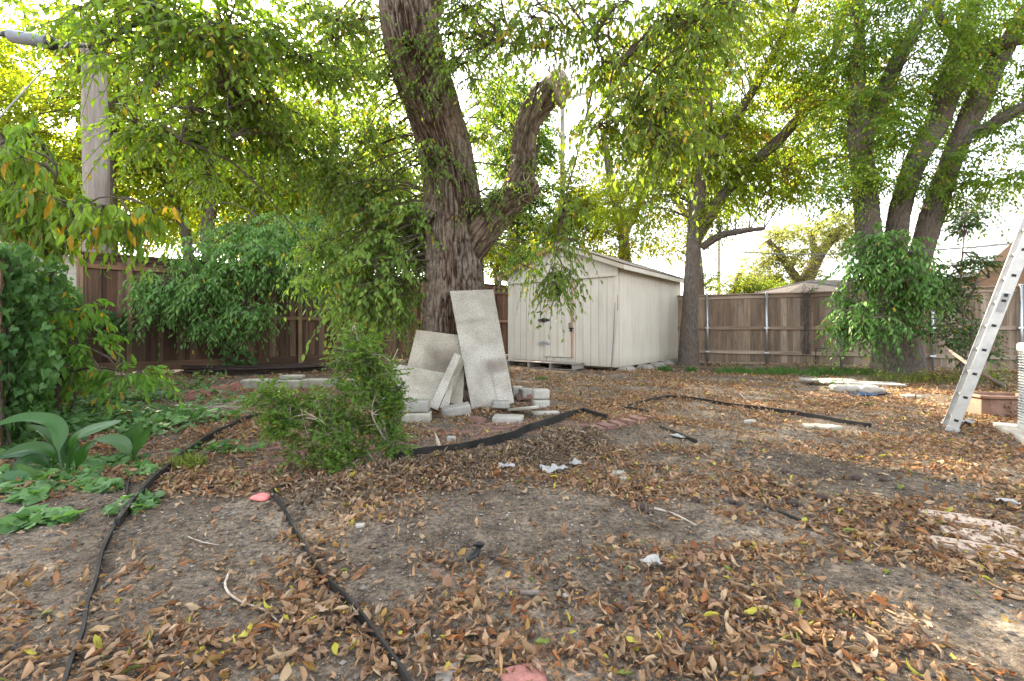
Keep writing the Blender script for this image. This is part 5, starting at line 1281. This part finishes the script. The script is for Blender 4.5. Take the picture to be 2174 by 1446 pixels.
# dead vine on right fence
mb = MB(); p = on_line(1712, FRA, FRB); dfr, nfr, _, angr = fence_frame(FRA, FRB)
if nfr @ (-FRA) < 0: nfr = -nfr
for k_ in range(16):
    pts = [[*(p+dfr*random.gauss(0,.045)+nfr*random.uniform(.05,.09)), zz] for zz in np.linspace(.3,1.86,7)]; tube(mb, pts, [.012]*7, 5, .15)
for k_ in range(260):
    zz = random.uniform(.3,1.9); q = p+dfr*random.gauss(0,.05)+nfr*random.uniform(.06,.11); c = np.array([*q, zz]); e = c+rng.normal(0,.05,3)*np.array([1,.5,1]); tube(mb, [c,e], [.005,.002], 4, 1, smooth=False, cap=False)
for k_ in range(40):
    c = np.array([*(p+dfr*random.gauss(.1,.12)+nfr*.08), 1.9+random.uniform(-.06,.08)]); tube(mb, [c,c+rng.normal(0,.08,3)], [.006,.003], 4, 1, smooth=False, cap=False)
tag(mb.build('dead_vine', M['bark_old'], off=(p[0],p[1],0)), 'dead brown vine climbing the weathered right fence', 'vine')
for v in (): pass
# standpipe
a = G(1732,779); b = G(1755,779); mb = MB()
tube(mb, [[a[0],a[1],0],[a[0],a[1],.42],[a[0]+.03,a[1],.46],[b[0]-.03,b[1],.46],[b[0],b[1],.43],[b[0],b[1],.28]], [.012]*6, 8, .08)
tag(mb.build('standpipe', M['iron'], smooth=True, off=(a[0],a[1],0)), 'thin bent garden pipe standing before the right fence', 'pipe')

# ------------------------------------------------------------------ utility pole, wires
pb = np.array([(200-CX)/F*10, 10, 0.])
pole = thing('utility_pole', 'tall grey wooden utility pole behind the left fence', 'utility pole', pb)
mb = MB(); tube(mb, [P(208,790,10),P(205,420,10),P(200,150,10),P(197,48,10)], [.235,.225,.215,.19], 40, .08, bark_disp(.004,.03,.9,5), tint=(.30,.265,.235)); 
mb.build('pole_shaft', M['rawwood'], pole, smooth=True, off=pb)
mb = MB(); c = P(197,90,10); tube(mb, [c+[0,-.22,.0],c+[0,-.30,0]], [.02,.02], 8, smooth=False); box(mb, c+[-.1,-.24,-.05], [.25,.05,.06], None, .005); box(mb, c+[-.3,-.2,-.12],[.06,.06,.2],None,.006)
mb.build('bracket', M['metal'], pole, off=pb)
def wire(name, pts, r_, mat, label, sag=0):
    a, b = P(*pts[0]), P(*pts[1]); t = np.linspace(0,1,24)[:,None]; q = a*(1-t)+b*t; q[:,2] -= (4*sag*t*(1-t))[:,0]
    mb = MB(); tube(mb, q, [r_]*24, 6, 1, smooth=False); return tag(mb.build(name, M[mat], smooth=True, off=a), label, 'cable')
wire('cable', ((205,97,9.78),(1190,505,16.5)), .022, 'cable', 'thick black cable running down right from the pole into the trees', .12)
wire('cable', ((205,60,9.78),(1180,330,18)), .012, 'cable', 'upper thin cable running right from the pole top', .15)
wire('cable', ((330,-60,9),(900,230,13)), .014, 'cable', 'steep dark cable crossing the leaves left of the old trunk', .05)
wire('cable', ((-200,60,9.6),(20,76,9.7)), .03, 'cable', 'thick cable entering at the left edge from the splice case', 0)
mb = MB(); tube(mb, [P(-2,70,9.7),P(22,76,9.7)], [.03,.095], 20, smooth=False); tube(mb, [P(22,76,9.7),P(24,76.5,9.7),P(104,90,9.7),P(108,91,9.7)], [.10,.13,.13,.12], 24, smooth=False, mi=1); tube(mb, [P(106,90.5,9.7),P(110,91,9.7),P(116,92,9.7)], [.15,.15,.11], 20, smooth=False); tube(mb, [P(116,92,9.7),P(160,97,9.75),P(186,100,9.8)], [.09,.035,.03], 16, smooth=False)
tag(mb.build('splice_case', [M['cable'], M['splice']], smooth=True, off=P(60,84,9.7)), 'grey black cable splice case hanging left of the utility pole', 'splice case')
wire('wire', ((150,85,9.7),(-20,270,7.5)), .012, 'wire_grey', 'pale guy wire slanting down left from the pole bracket', 0)
wire('wire', ((1452,522,12.4),(2200,512,7.2)), .011, 'wire_grey', 'grey service wire sagging from the slender tree to the right house', .22)
wire('wire', ((1452,510,12.6),(2200,500,12)), .007, 'wire_grey', 'thinner wire sagging just above the right fence', .55)
pq = np.array([(1193-CX)/F*20, 20, 0.]); p2 = thing('utility_pole', 'distant utility pole with crossarm above the shed', 'utility pole', pq)
mb = MB(); tube(mb, [P(1193,745,20),P(1194,190,20)], [.15,.11], 14, smooth=False, tint=(.34,.31,.28)); mb.build('pole_shaft', M['rawwood'], p2, smooth=True, off=pq)
mb = MB(); box(mb, P(1216,205,19.85), [1.6,.09,.11], euler(0,-.25,0), .01, (.5,.5,.47)); mb.build('crossarm', M['rawwood'], p2, off=pq)
pq = np.array([(1525-CX)/F*26, 26, 0.]); mb = MB(); tube(mb, [P(1525,735,26),P(1526,440,26)], [.11,.08], 12, smooth=False, tint=(.45,.42,.38))
tag(mb.build('utility_pole', M['rawwood'], smooth=True, off=pq), 'slim far pole over the fence right of the slender tree', 'utility pole')

# ------------------------------------------------------------------ neighbour houses
def quad_roof(mb, a, b, c, d):
    V = np.array([a,b,c,d], float); ux = nrmz(V[1]-V[0]); n = nrmz(np.cross(ux, V[3]-V[0])); uy = np.cross(n, ux)
    th = n*.12; V2 = V-th
    g = np.stack([(V-V[0])@ux, (V-V[0])@uy, np.zeros(4)],1)
    mb.addpoly(np.concatenate([V,V2]), [[0,1,2,3],[7,6,5,4],[0,4,5,1],[1,5,6,2],[2,6,7,3],[3,7,4,0]], (1,1,1), np.concatenate([g,g]))
hb = np.array([9.5, 15.2, 0.])
hs = thing('neighbour_house', 'low brown roofed house with a gable beyond the right fence', 'house', hb)
mb = MB(); box(mb, [18,18.6,1.05],[15.6,5.2,2.1],None,.02,(.5,.4,.32)); mb.build('wall', M['brownwall'], hs, off=hb)
mb = MB()
quad_roof(mb, (9.2,15.3,2.12),(26,15.3,2.12),(26,18.6,2.95),(12.2,18.6,2.95)); quad_roof(mb, (26,21.8,2.12),(9.2,21.8,2.12),(12.2,18.6,2.95),(26,18.6,2.95))
V = np.array([(9.2,21.8,2.12),(9.2,15.3,2.12),(12.2,18.6,2.95)]); mb.addpoly(V, [[0,1,2]], (1,1,1), np.stack([V[:,1],V[:,0],V[:,2]],1))
mb.build('roof', M['shingle2'], hs, off=hb)
mb = MB(); box(mb, [17.6,15.22,2.06],[16.8,.10,.12],None,.01,(.75,.72,.68)); mb.build('gutter', M['white'], hs, off=hb)
# gable wing
gx0, gxa, gz0, gza, gy = 15.0, 19.0, 2.76, 6.48, 14.6
mb = MB(); V = np.array([(gx0+.45,gy+.5,1.2),(2*gxa-gx0-.45,gy+.5,1.2),(2*gxa-gx0-.45,gy+.5,gz0+.1),(gxa,gy+.5,gza-.25),(gx0+.45,gy+.5,gz0+.1)]); V2 = V+np.array([0,4,0])
mb.addpoly(np.concatenate([V,V2]), [[0,1,2,3,4],[9,8,7,6,5]]+[[k,k+5,(k+1)%5+5,(k+1)%5] for k in range(5)], (.24,.15,.09), np.concatenate([V[:,[2,1,0]],V2[:,[2,1,0]]])*1.0)
mb.build('gable_wall', M['brownwall'], hs, off=hb)
mb = MB(); quad_roof(mb, (gx0,gy,gz0),(gxa,gy,gza),(gxa,gy+6,gza),(gx0,gy+6,gz0)); quad_roof(mb, (gxa,gy,gza),(2*gxa-gx0,gy,gz0),(2*gxa-gx0,gy+6,gz0),(gxa,gy+6,gza)); mb.build('gable_roof', M['acgrey'], hs, off=hb)
for sgn in (-1,1):
    mb = MB(); ang = math.atan2(gza-gz0, gxa-gx0); ln = math.hypot(gza-gz0, gxa-gx0)
    box(mb, [gxa+sgn*(gxa-gx0)/2, gy-.02, (gz0+gza)/2-.14], [ln, .05, .22], euler(0,sgn*ang,0), .01, (.33,.22,.14), grain=0); mb.build('barge_board', M['brownwall'], hs, off=hb)
hb = P(170,700,13.5); hb[2] = 0
hs = thing('neighbour_house', 'white walled house corner glimpsed behind the utility pole', 'house', hb, R(40.7))
mb = MB()
for k_ in range(20): box(mb, [-2.0,1.5,.09+k_*.16],[4.0,3,.155],None,.008)
mb.build('wall', M['white'], hs)
mb = MB(); quad_roof(mb, (-4.2,-.3,3.25),(.25,-.3,3.25),(.25,1.5,4.0),(-4.2,1.5,4.0)); quad_roof(mb, (.25,3.3,3.25),(-4.2,3.3,3.25),(-4.2,1.5,4.0),(.25,1.5,4.0)); mb.build('roof', M['shingle2'], hs)

# ------------------------------------------------------------------ ladder, AC, pad, planter
lf = np.array([4.06, 4.20, 0.]); ws = np.array([.63,.777,0]); ln_ = np.array([.78,-.63,0])
ldir = nrmz(ln_*.447+np.array([0,0,1.63])); lnrm = nrmz(np.cross(ws, ldir))
lad = thing('ladder', 'aluminium ladder leaning toward the right edge of the yard', 'ladder', lf)
RM = np.stack([lnrm, ws, ldir], 1); LL = 3.4
for q, w0 in enumerate((0, .37)):
    mb = MB(); c0 = lf + ws*w0
    box(mb, c0+ldir*LL/2, [.074, .004, LL], RM, .001)
    for sg in (-1,1): box(mb, c0+ldir*LL/2+lnrm*sg*.036+ws*(.012 if q == 0 else -.012), [.004,.026,LL], RM, .001)
    rl = mb.build('rail', M['alu'], lad, off=lf)
    if q == 0:
        mb = MB(); c = c0+ldir*1.22-ws*.004; box(mb, c, [.05,.002,.17], RM, .0005); mb.build('sticker', M['paper'], rl, off=lf)
        mb = MB(); box(mb, c0+ldir*1.29-ws*.006, [.026,.001,.03], RM, .0002); mb.build('sticker_mark', M['black'], rl, off=lf)
    mb = MB(); box(mb, c0+ldir*.02, [.095,.02,.05], RM, .004); mb.build('foot', M['alu'] if q else M['alu'], rl, off=lf)
for k_ in range(15):
    mb = MB(); c = lf+ldir*(.11+.226*k_); tube(mb, [c+ws*.003,c+ws*.367], [.016,.016], 10, smooth=False); rg = mb.build('rung', M['alu'], lad, smooth=True, off=lf)
    mb = MB(); box(mb, c-ws*.005, [.030,.006,.022], RM, .002); mb.build('end_plug', M['black'], rg, off=lf)

ya_ = math.atan2(.835,.55)
pc = np.array([4.80,3.63]); pd = stone_mesh((1.12,1.12,.07),.012,.003,8,3).build('concrete_pad', M['pale_conc'], smooth=True)
pd.location = (pc[0],pc[1],.02); pd.rotation_euler = (0,0,ya_); tag(pd, 'pale concrete pad under the air conditioner', 'concrete pad')
ac = thing('air_conditioner', 'grey outdoor air conditioner with louvred sides cut by the right edge', 'air conditioner', (4.745,3.655,.055), ya_)
def rsq(hw, r_, n=8):
    pts = []
    for k_, (sx, sy) in enumerate(((1,1),(-1,1),(-1,-1),(1,-1))):
        for a in np.linspace(0,math.pi/2,n): 
            b = a+k_*math.pi/2; pts.append((sx*(hw-r_)+r_*math.cos(b), sy*(hw-r_)+r_*math.sin(b)))
    return pts
def prism(mb, rings, tint=(1,1,1)):
    m_ = len(rings[0][0]); V = [(x,y,z) for pts,z in rings for x,y in pts]; polys = []
    for a in range(len(rings)-1):
        for k_ in range(m_): polys.append([a*m_+k_, a*m_+(k_+1)%m_, (a+1)*m_+(k_+1)%m_, (a+1)*m_+k_])
    polys += [list(range(m_))[::-1], [(len(rings)-1)*m_+k_ for k_ in range(m_)]]
    mb.addpoly(np.array(V), polys, tint)
mb = MB(); prism(mb, [(rsq(.35,.08),.03),(rsq(.35,.08),.70)]); mb.build('coil', M['dark'], ac)
mb = MB(); prism(mb, [(rsq(.39,.10),0),(rsq(.395,.10),.005),(rsq(.395,.10),.05)]); mb.build('base', M['acgrey'], ac)
mb = MB(); prism(mb, [(rsq(.395,.10),.69),(rsq(.40,.10),.70),(rsq(.40,.10),.755),(rsq(.385,.09),.77),(rsq(.30,.08),.775)]); mb.build('top_cover', M['acgrey'], ac)
mb = MB()
for k_ in range(26):
    z = .06+k_*.0245; prism(mb, [(rsq(.375,.09),z+.012),(rsq(.392,.10),z),(rsq(.394,.10),z+.004),(rsq(.378,.09),z+.015)])
for k_, (a, b) in enumerate(rsq(.386,.10,5)):
    if k_ % 2 == 0: box(mb, [a,b,.37],[.006,.006,.66],None,.001)
for q in (-.25,-.12,0,.12,.25):
    for sx, sy in ((q,.388),(q,-.388),(.388,q),(-.388,q)): box(mb, [sx,sy,.37],[.006,.006,.66],None,.001)
mb.build('louvre_panel', M['acgrey'], ac)

pl0 = np.array([(2120-CX)/F*4.98, 4.98, 0.]); plr = -.12
pl = thing('terracotta_planter', 'rectangular terracotta planter with a relief ornament behind the ladder', 'planter', pl0, plr)
pl.scale = (1, 1, .85)
def hexr(a, b, c): return [(-a,-b+c),(-a+c,-b),(a-c,-b),(a,-b+c),(a,b-c),(a-c,b),(-a+c,b),(-a,b-c)]
mb = MB(); m_ = 8
rings = [(hexr(.235,.14,.05),0),(hexr(.25,.15,.05),.02),(hexr(.25,.15,.05),.23),(hexr(.275,.175,.055),.245),(hexr(.275,.175,.055),.275),(hexr(.25,.15,.05),.277),(hexr(.25,.15,.05),.22)]
V = [(x,y,z) for pts,z in rings for x,y in pts]; polys = [[a*m_+k,a*m_+(k+1)%m_,(a+1)*m_+(k+1)%m_,(a+1)*m_+k] for a in range(len(rings)-1) for k in range(m_)]+[list(range(m_))[::-1]]
mb.addpoly(np.array(V), polys); mb.build('tub', M['terracotta'], pl)
mb = MB(); mb.addpoly(np.array([(x*.99,y*.99,.235) for x,y in hexr(.25,.15,.05)]), [list(range(8))]); mb.build('potting_soil', M['soil'], pl)
mb = MB()
def lump(c, s): 
    bm = bmesh.new(); bmesh.ops.create_uvsphere(bm, u_segments=14, v_segments=8, radius=1); V = np.array([v.co[:] for v in bm.verts])*np.array(s)+np.array(c); mb.addpoly(V, [[v.index for v in f.verts] for f in bm.faces]); bm.free()
cz = .125; fy = -.152
lump((0,fy,cz+.045),(.016,.012,.042)); lump((0,fy,cz-.045),(.014,.012,.03)); lump((0,fy,cz),(.05,.012,.010))
for sg in (-1,1):
    tube(mb, [[0,fy,cz],[sg*.03,fy-.004,cz+.03],[sg*.058,fy-.004,cz+.035],[sg*.066,fy-.004,cz+.01],[sg*.05,fy-.004,cz+.003]], [.010,.014,.014,.010,.006], 10, .01)
    tube(mb, [[0,fy,cz-.01],[sg*.03,fy-.002,cz-.03],[sg*.045,fy-.002,cz-.045]], [.008,.009,.004], 8, .01)
mb.build('relief_ornament', M['terracotta'], pl, smooth=True)
mb = MB(); a = P(2080,790,6.2); b = np.append(G(2128,826),.05)
tube(mb, [P(2010,740,7.2),a,b], [.02,.028,.03], 10, .1, bark_disp(.003,.02,.1,4)); tag(mb.build('fallen_branch', M['bark_grey'], smooth=True, off=b), 'bare branch leaning down behind the ladder', 'branch')

# ------------------------------------------------------------------ white boards, sacks and litter on the soil
for k_, (px,py,lw,rz,lb) in enumerate([(1780,808,1.35,-.05,'flaking white board at the back of the board pile'),(1800,815,1.5,-.1,'long flaking white board in the middle of the board pile'),(1830,822,1.2,-.16,'white board with a broken end in the board pile'),(1760,817,.9,.05,'short flaking white board at the left of the pile')]):
    g = G(px,py); mb = MB(); box(mb, [0,0,0],[lw,.16,.025],None,.004,(.38,.37,.33),grain=0); o = mb.build('white_board', M['peel']); o.location=(g[0],g[1],h1(*g)+.02+.018*k_); o.rotation_euler=(.03*(k_-1),.02,rz); tag(o, lb, 'board', 'flaking white boards on the ground')
for px,py,sx,lb in ((1790,833,.36,'lumpy white sack left of the other by the board pile'),(1838,834,.34,'lumpy white sack right of the other by the board pile')):
    S('cement_sack', px, py, (sx,.22,.12), random.uniform(-.1,.1), M['pale_conc'], lb, 'sack', 'white sacks by the board pile', bev=.058, rough=.02, sub=9)
S('pale_stone', 1868, 832, (.14,.1,.07), .3, M['limestone'], 'tan stone beside the white sacks', 'stone', bev=.03, rough=.015)
def scrap(name, px, py, size, label, cat, mat, seed=1, rz=0, rough=.012):
    g = G(px,py); n = 10; s = np.linspace(-.5,.5,n); U,Vv = np.meshgrid(s,s)
    z = rough*fbm(np.stack([U.ravel()*3+seed,Vv.ravel()*3,0*U.ravel()],1),3,seed); z = z-z.min()+.006
    V = np.stack([U.ravel()*size[0],Vv.ravel()*size[1],z],1); V[:,:2] += .08*max(size)*np.stack([vn(V*9+5,seed),vn(V*9+15,seed)],1)
    V2 = V.copy(); V2[:,2] -= .003
    i,j = np.meshgrid(np.arange(n-1),np.arange(n-1),indexing='ij'); q = np.stack([i*n+j,i*n+j+1,(i+1)*n+j+1,(i+1)*n+j],-1).reshape(-1,4)
    mb = MB(); mb.add(V,[q]); mb.add(V2,[q[:,::-1]]); o = mb.build(name, M[mat], smooth=True); o.location=(g[0],g[1],h1(*g)+.012); o.rotation_euler=(0,0,rz); return tag(o,label,cat)
scrap('tarp_scrap',1842,843,(.55,.16),'crumpled dark blue tarp scrap before the white sacks','tarp','blue',2,-.1,.05)
scrap('plastic_scrap',1175,1010,(.16,.10),'crumpled white torn paper near the mulch ridge','paper scrap','paper',5,.2,.05)
scrap('plastic_scrap',1075,1008,(.09,.07),'small folded white paper left of the torn one','paper scrap','paper',6,.5,.03)
scrap('plastic_scrap',1222,992,(.08,.06),'tiny white crumpled scrap at the end of the mulch ridge','paper scrap','paper',7,.1,.04)
scrap('metal_plate',1441,930,(.09,.16),'small shiny metal plate beside the broken edging','metal plate','metal',8,.35,.004)
scrap('plastic_scrap',1385,1200,(.08,.05),'pale leaf shaped scrap on the leaves right of centre','paper scrap','paper',9,.3,.02)
scrap('plastic_scrap',2135,1075,(.09,.05),'white paper scrap near the right edge','paper scrap','paper',10,-.4,.03)
scrap('plastic_scrap',2050,905,(.14,.08),'white plastic scrap at the planter foot','plastic scrap','paper',12,.1,.04)
S('white_brick', 958, 938, (.075,.045,.055), .05, M['pale_conc'], 'small whitish stone cube beside the black path edging', 'stone', bev=.006, rough=.003)
S('grey_stone', 1122, 972, (.05,.045,.04), .3, M['concrete'], 'round grey stone on the mulch ridge', 'stone', bev=.018, rough=.008)
S('white_stone', 1100, 960, (.045,.035,.035), .3, M['pale_conc'], 'small white stone behind the round grey one', 'stone', bev=.014, rough=.006)
S('white_stone', 1040, 962, (.07,.045,.03), .5, M['pale_conc'], 'flat white stone on the mulch ridge', 'stone', bev=.014, rough=.006)
S('tan_stone', 1312, 1005, (.09,.06,.03), .2, M['limestone'], 'flat tan stone chip right of the white scraps', 'stone', bev=.008, rough=.006)
S('tan_stone', 1322, 1018, (.07,.05,.03), .9, M['limestone'], 'pointed tan stone chip just below the flat one', 'stone', bev=.006, rough=.006)
S('square_tile', 952, 1412, (.066,.10,.010), .08, M['pale_conc'], 'pale square tile half under leaves at bottom centre', 'tile', bev=.002, rough=.001, sub=4)
S('flat_stone', 1112, 1432, (.12,.08,.02), .3, M['redconc'], 'reddish flat stone at the bottom edge', 'stone', bev=.009, rough=.008)
S('grey_stone', 1203, 1258, (.032,.028,.02), .3, M['concrete'], 'small grey stone in the leaves right of the bark stick', 'stone', bev=.009, rough=.005)
S('white_stone', 765, 1118, (.045,.03,.02), .3, M['pale_conc'], 'white stone left of the mulch ridge foot', 'stone', bev=.009, rough=.005)
S('tan_stone', 1745, 908, (.30,.14,.05), -.1, M['limestone'], 'long flat tan rock on the soil right of the middle', 'stone', bev=.02, rough=.016)
S('tan_stone', 1935, 845, (.22,.14,.06), -.1, M['limestone'], 'flat tan rock between the sacks and the ladder', 'stone', bev=.02, rough=.012)
S('grey_stone', 1592, 898, (.10,.07,.05), .2, M['pale_conc'], 'pale grey stone by the long brown edging', 'stone', bev=.02, rough=.01)
for k_ in range(40):
    px, py = random.gauss(1600,130), random.gauss(1040,28); s_ = random.uniform(.02,.045)
    S('dirt_clod', px, py, (s_*1.3,s_,s_*.8), random.uniform(0,3), M['clod'] if 'clod' in M else M['iron'], 'dark reddish dirt clod lying among leaves at right', 'dirt clod', 'dirt clods at right', bev=s_*.3, rough=s_*.25, sub=3)
g = G(60, 885); o = stone_mesh((.30,.22,.16),.012,.004,6,9).build('concrete_block', M['pale_conc'], smooth=True); o.location=(g[0],g[1],.07); o.rotation_euler=(0,0,.35); tag(o,'pale concrete block half buried in ivy at the left edge','concrete block')
# pink lid
mb = MB(); g = G(556,1066)
pts = [(math.cos(a)*.042*(1+.35*max(0,-math.cos(a))**3), math.sin(a)*.030*(1-.25*max(0,-math.cos(a)))) for a in np.linspace(0,6.283,28,endpoint=False)]
prism(mb, [(pts,.0),([(a*1.02,b*1.02) for a,b in pts],.006),([(a*.93,b*.93) for a,b in pts],.013),([(a*.5,b*.5) for a,b in pts],.017)])
o = mb.build('pink_scoop', M['pink'], smooth=True); o.location=(g[0],g[1],h1(*g)+.012); o.rotation_euler=(.35,.1,.5); tag(o,'pinkish red oval plastic piece beside the bend of the black edging','plastic piece')
mb = MB(); c = np.append(G(1008,1185),.02)
tube(mb, [c+[.012,.06,0],c+[.03,.03,.02],c+[.01,.02,.03],c+[-.005,.04,.015],c+[.02,.05,.02],c+[0,0,.005],c+[-.02,-.06,0]], [.008]*7, 6, .01); tube(mb, [c+[.02,.04,.01],c+[.005,-.03,.004],c+[-.03,-.05,0]], [.007]*3, 6, .02)
tag(mb.build('black_strap', M['black'], smooth=True, off=c), 'knotted black strap lying on the soil mid foreground', 'strap')
mb = MB(); c = np.append(G(1125,1266),.012); tube(mb, [c-[.035,-.003,0],c,c+[.035,-.003,.002]], [.009,.010,.008], 10, .01, bark_disp(.002,.01,.02,4)); tag(mb.build('bark_stick', M['bark_old'], smooth=True, off=c), 'short thick bark stick on bare soil in the foreground', 'stick')
def stick(pxs, r_, lb, mat='deadwood'):
    pts = [np.append(G(*q), 0) for q in pxs]
    for p in pts: p[2] = h1(p[0],p[1])+.012
    mb = MB(); tube(mb, pts, np.linspace(r_,r_*.5,len(pts)), 7, .03); tag(mb.build('stick', M[mat], smooth=True, off=pts[0]), lb, 'stick')
stick([(490,1215),(478,1240),(484,1262),(510,1282),(560,1300),(588,1325)], .005, 'forked pale twig on cracked soil at left')
stick([(400,1148),(430,1160),(465,1165)], .003, 'thin twig on the pale soil patch at left')
stick([(1390,1082),(1430,1095),(1478,1118)], .008, 'grey stick on the soil right of centre')
stick([(1556,845),(1580,870),(1590,885)], .006, 'pale straw stalk crossing the long brown edging')
stick([(1570,838),(1600,862),(1625,880)], .006, 'second pale straw stalk right of the first')
stick([(778,1292),(810,1296),(840,1296)], .003, 'dark thin twig on soil near the black edging', 'twig')
mb = MB(); c = np.append(G(1222,935),0); box(mb, c+[0,0,.03],[.05,.012,.20],euler(.9,.1,.55),.003,(.55,.5,.43)); tag(mb.build('wood_chip', M['rawwood'], off=c), 'pale pointed wood splinter leaning by the path edging', 'wood chip')
mb = MB(); c = np.append(G(932,952),0); tube(mb, [c+[-.05,.1,.10],c+[-.02,.05,.05],c+[.0,0,.02],c+[.05,-.07,.01]], [.006,.012,.016,.006], 8, .02, bark_disp(.003,.01,.05,6)); tag(mb.build('dry_stalk', M['deadwood'], smooth=True, off=c), 'dry broken stump stalk leaning over the path edging', 'stalk')

print('objects', len(bpy.data.objects), 'bricks', nbk)
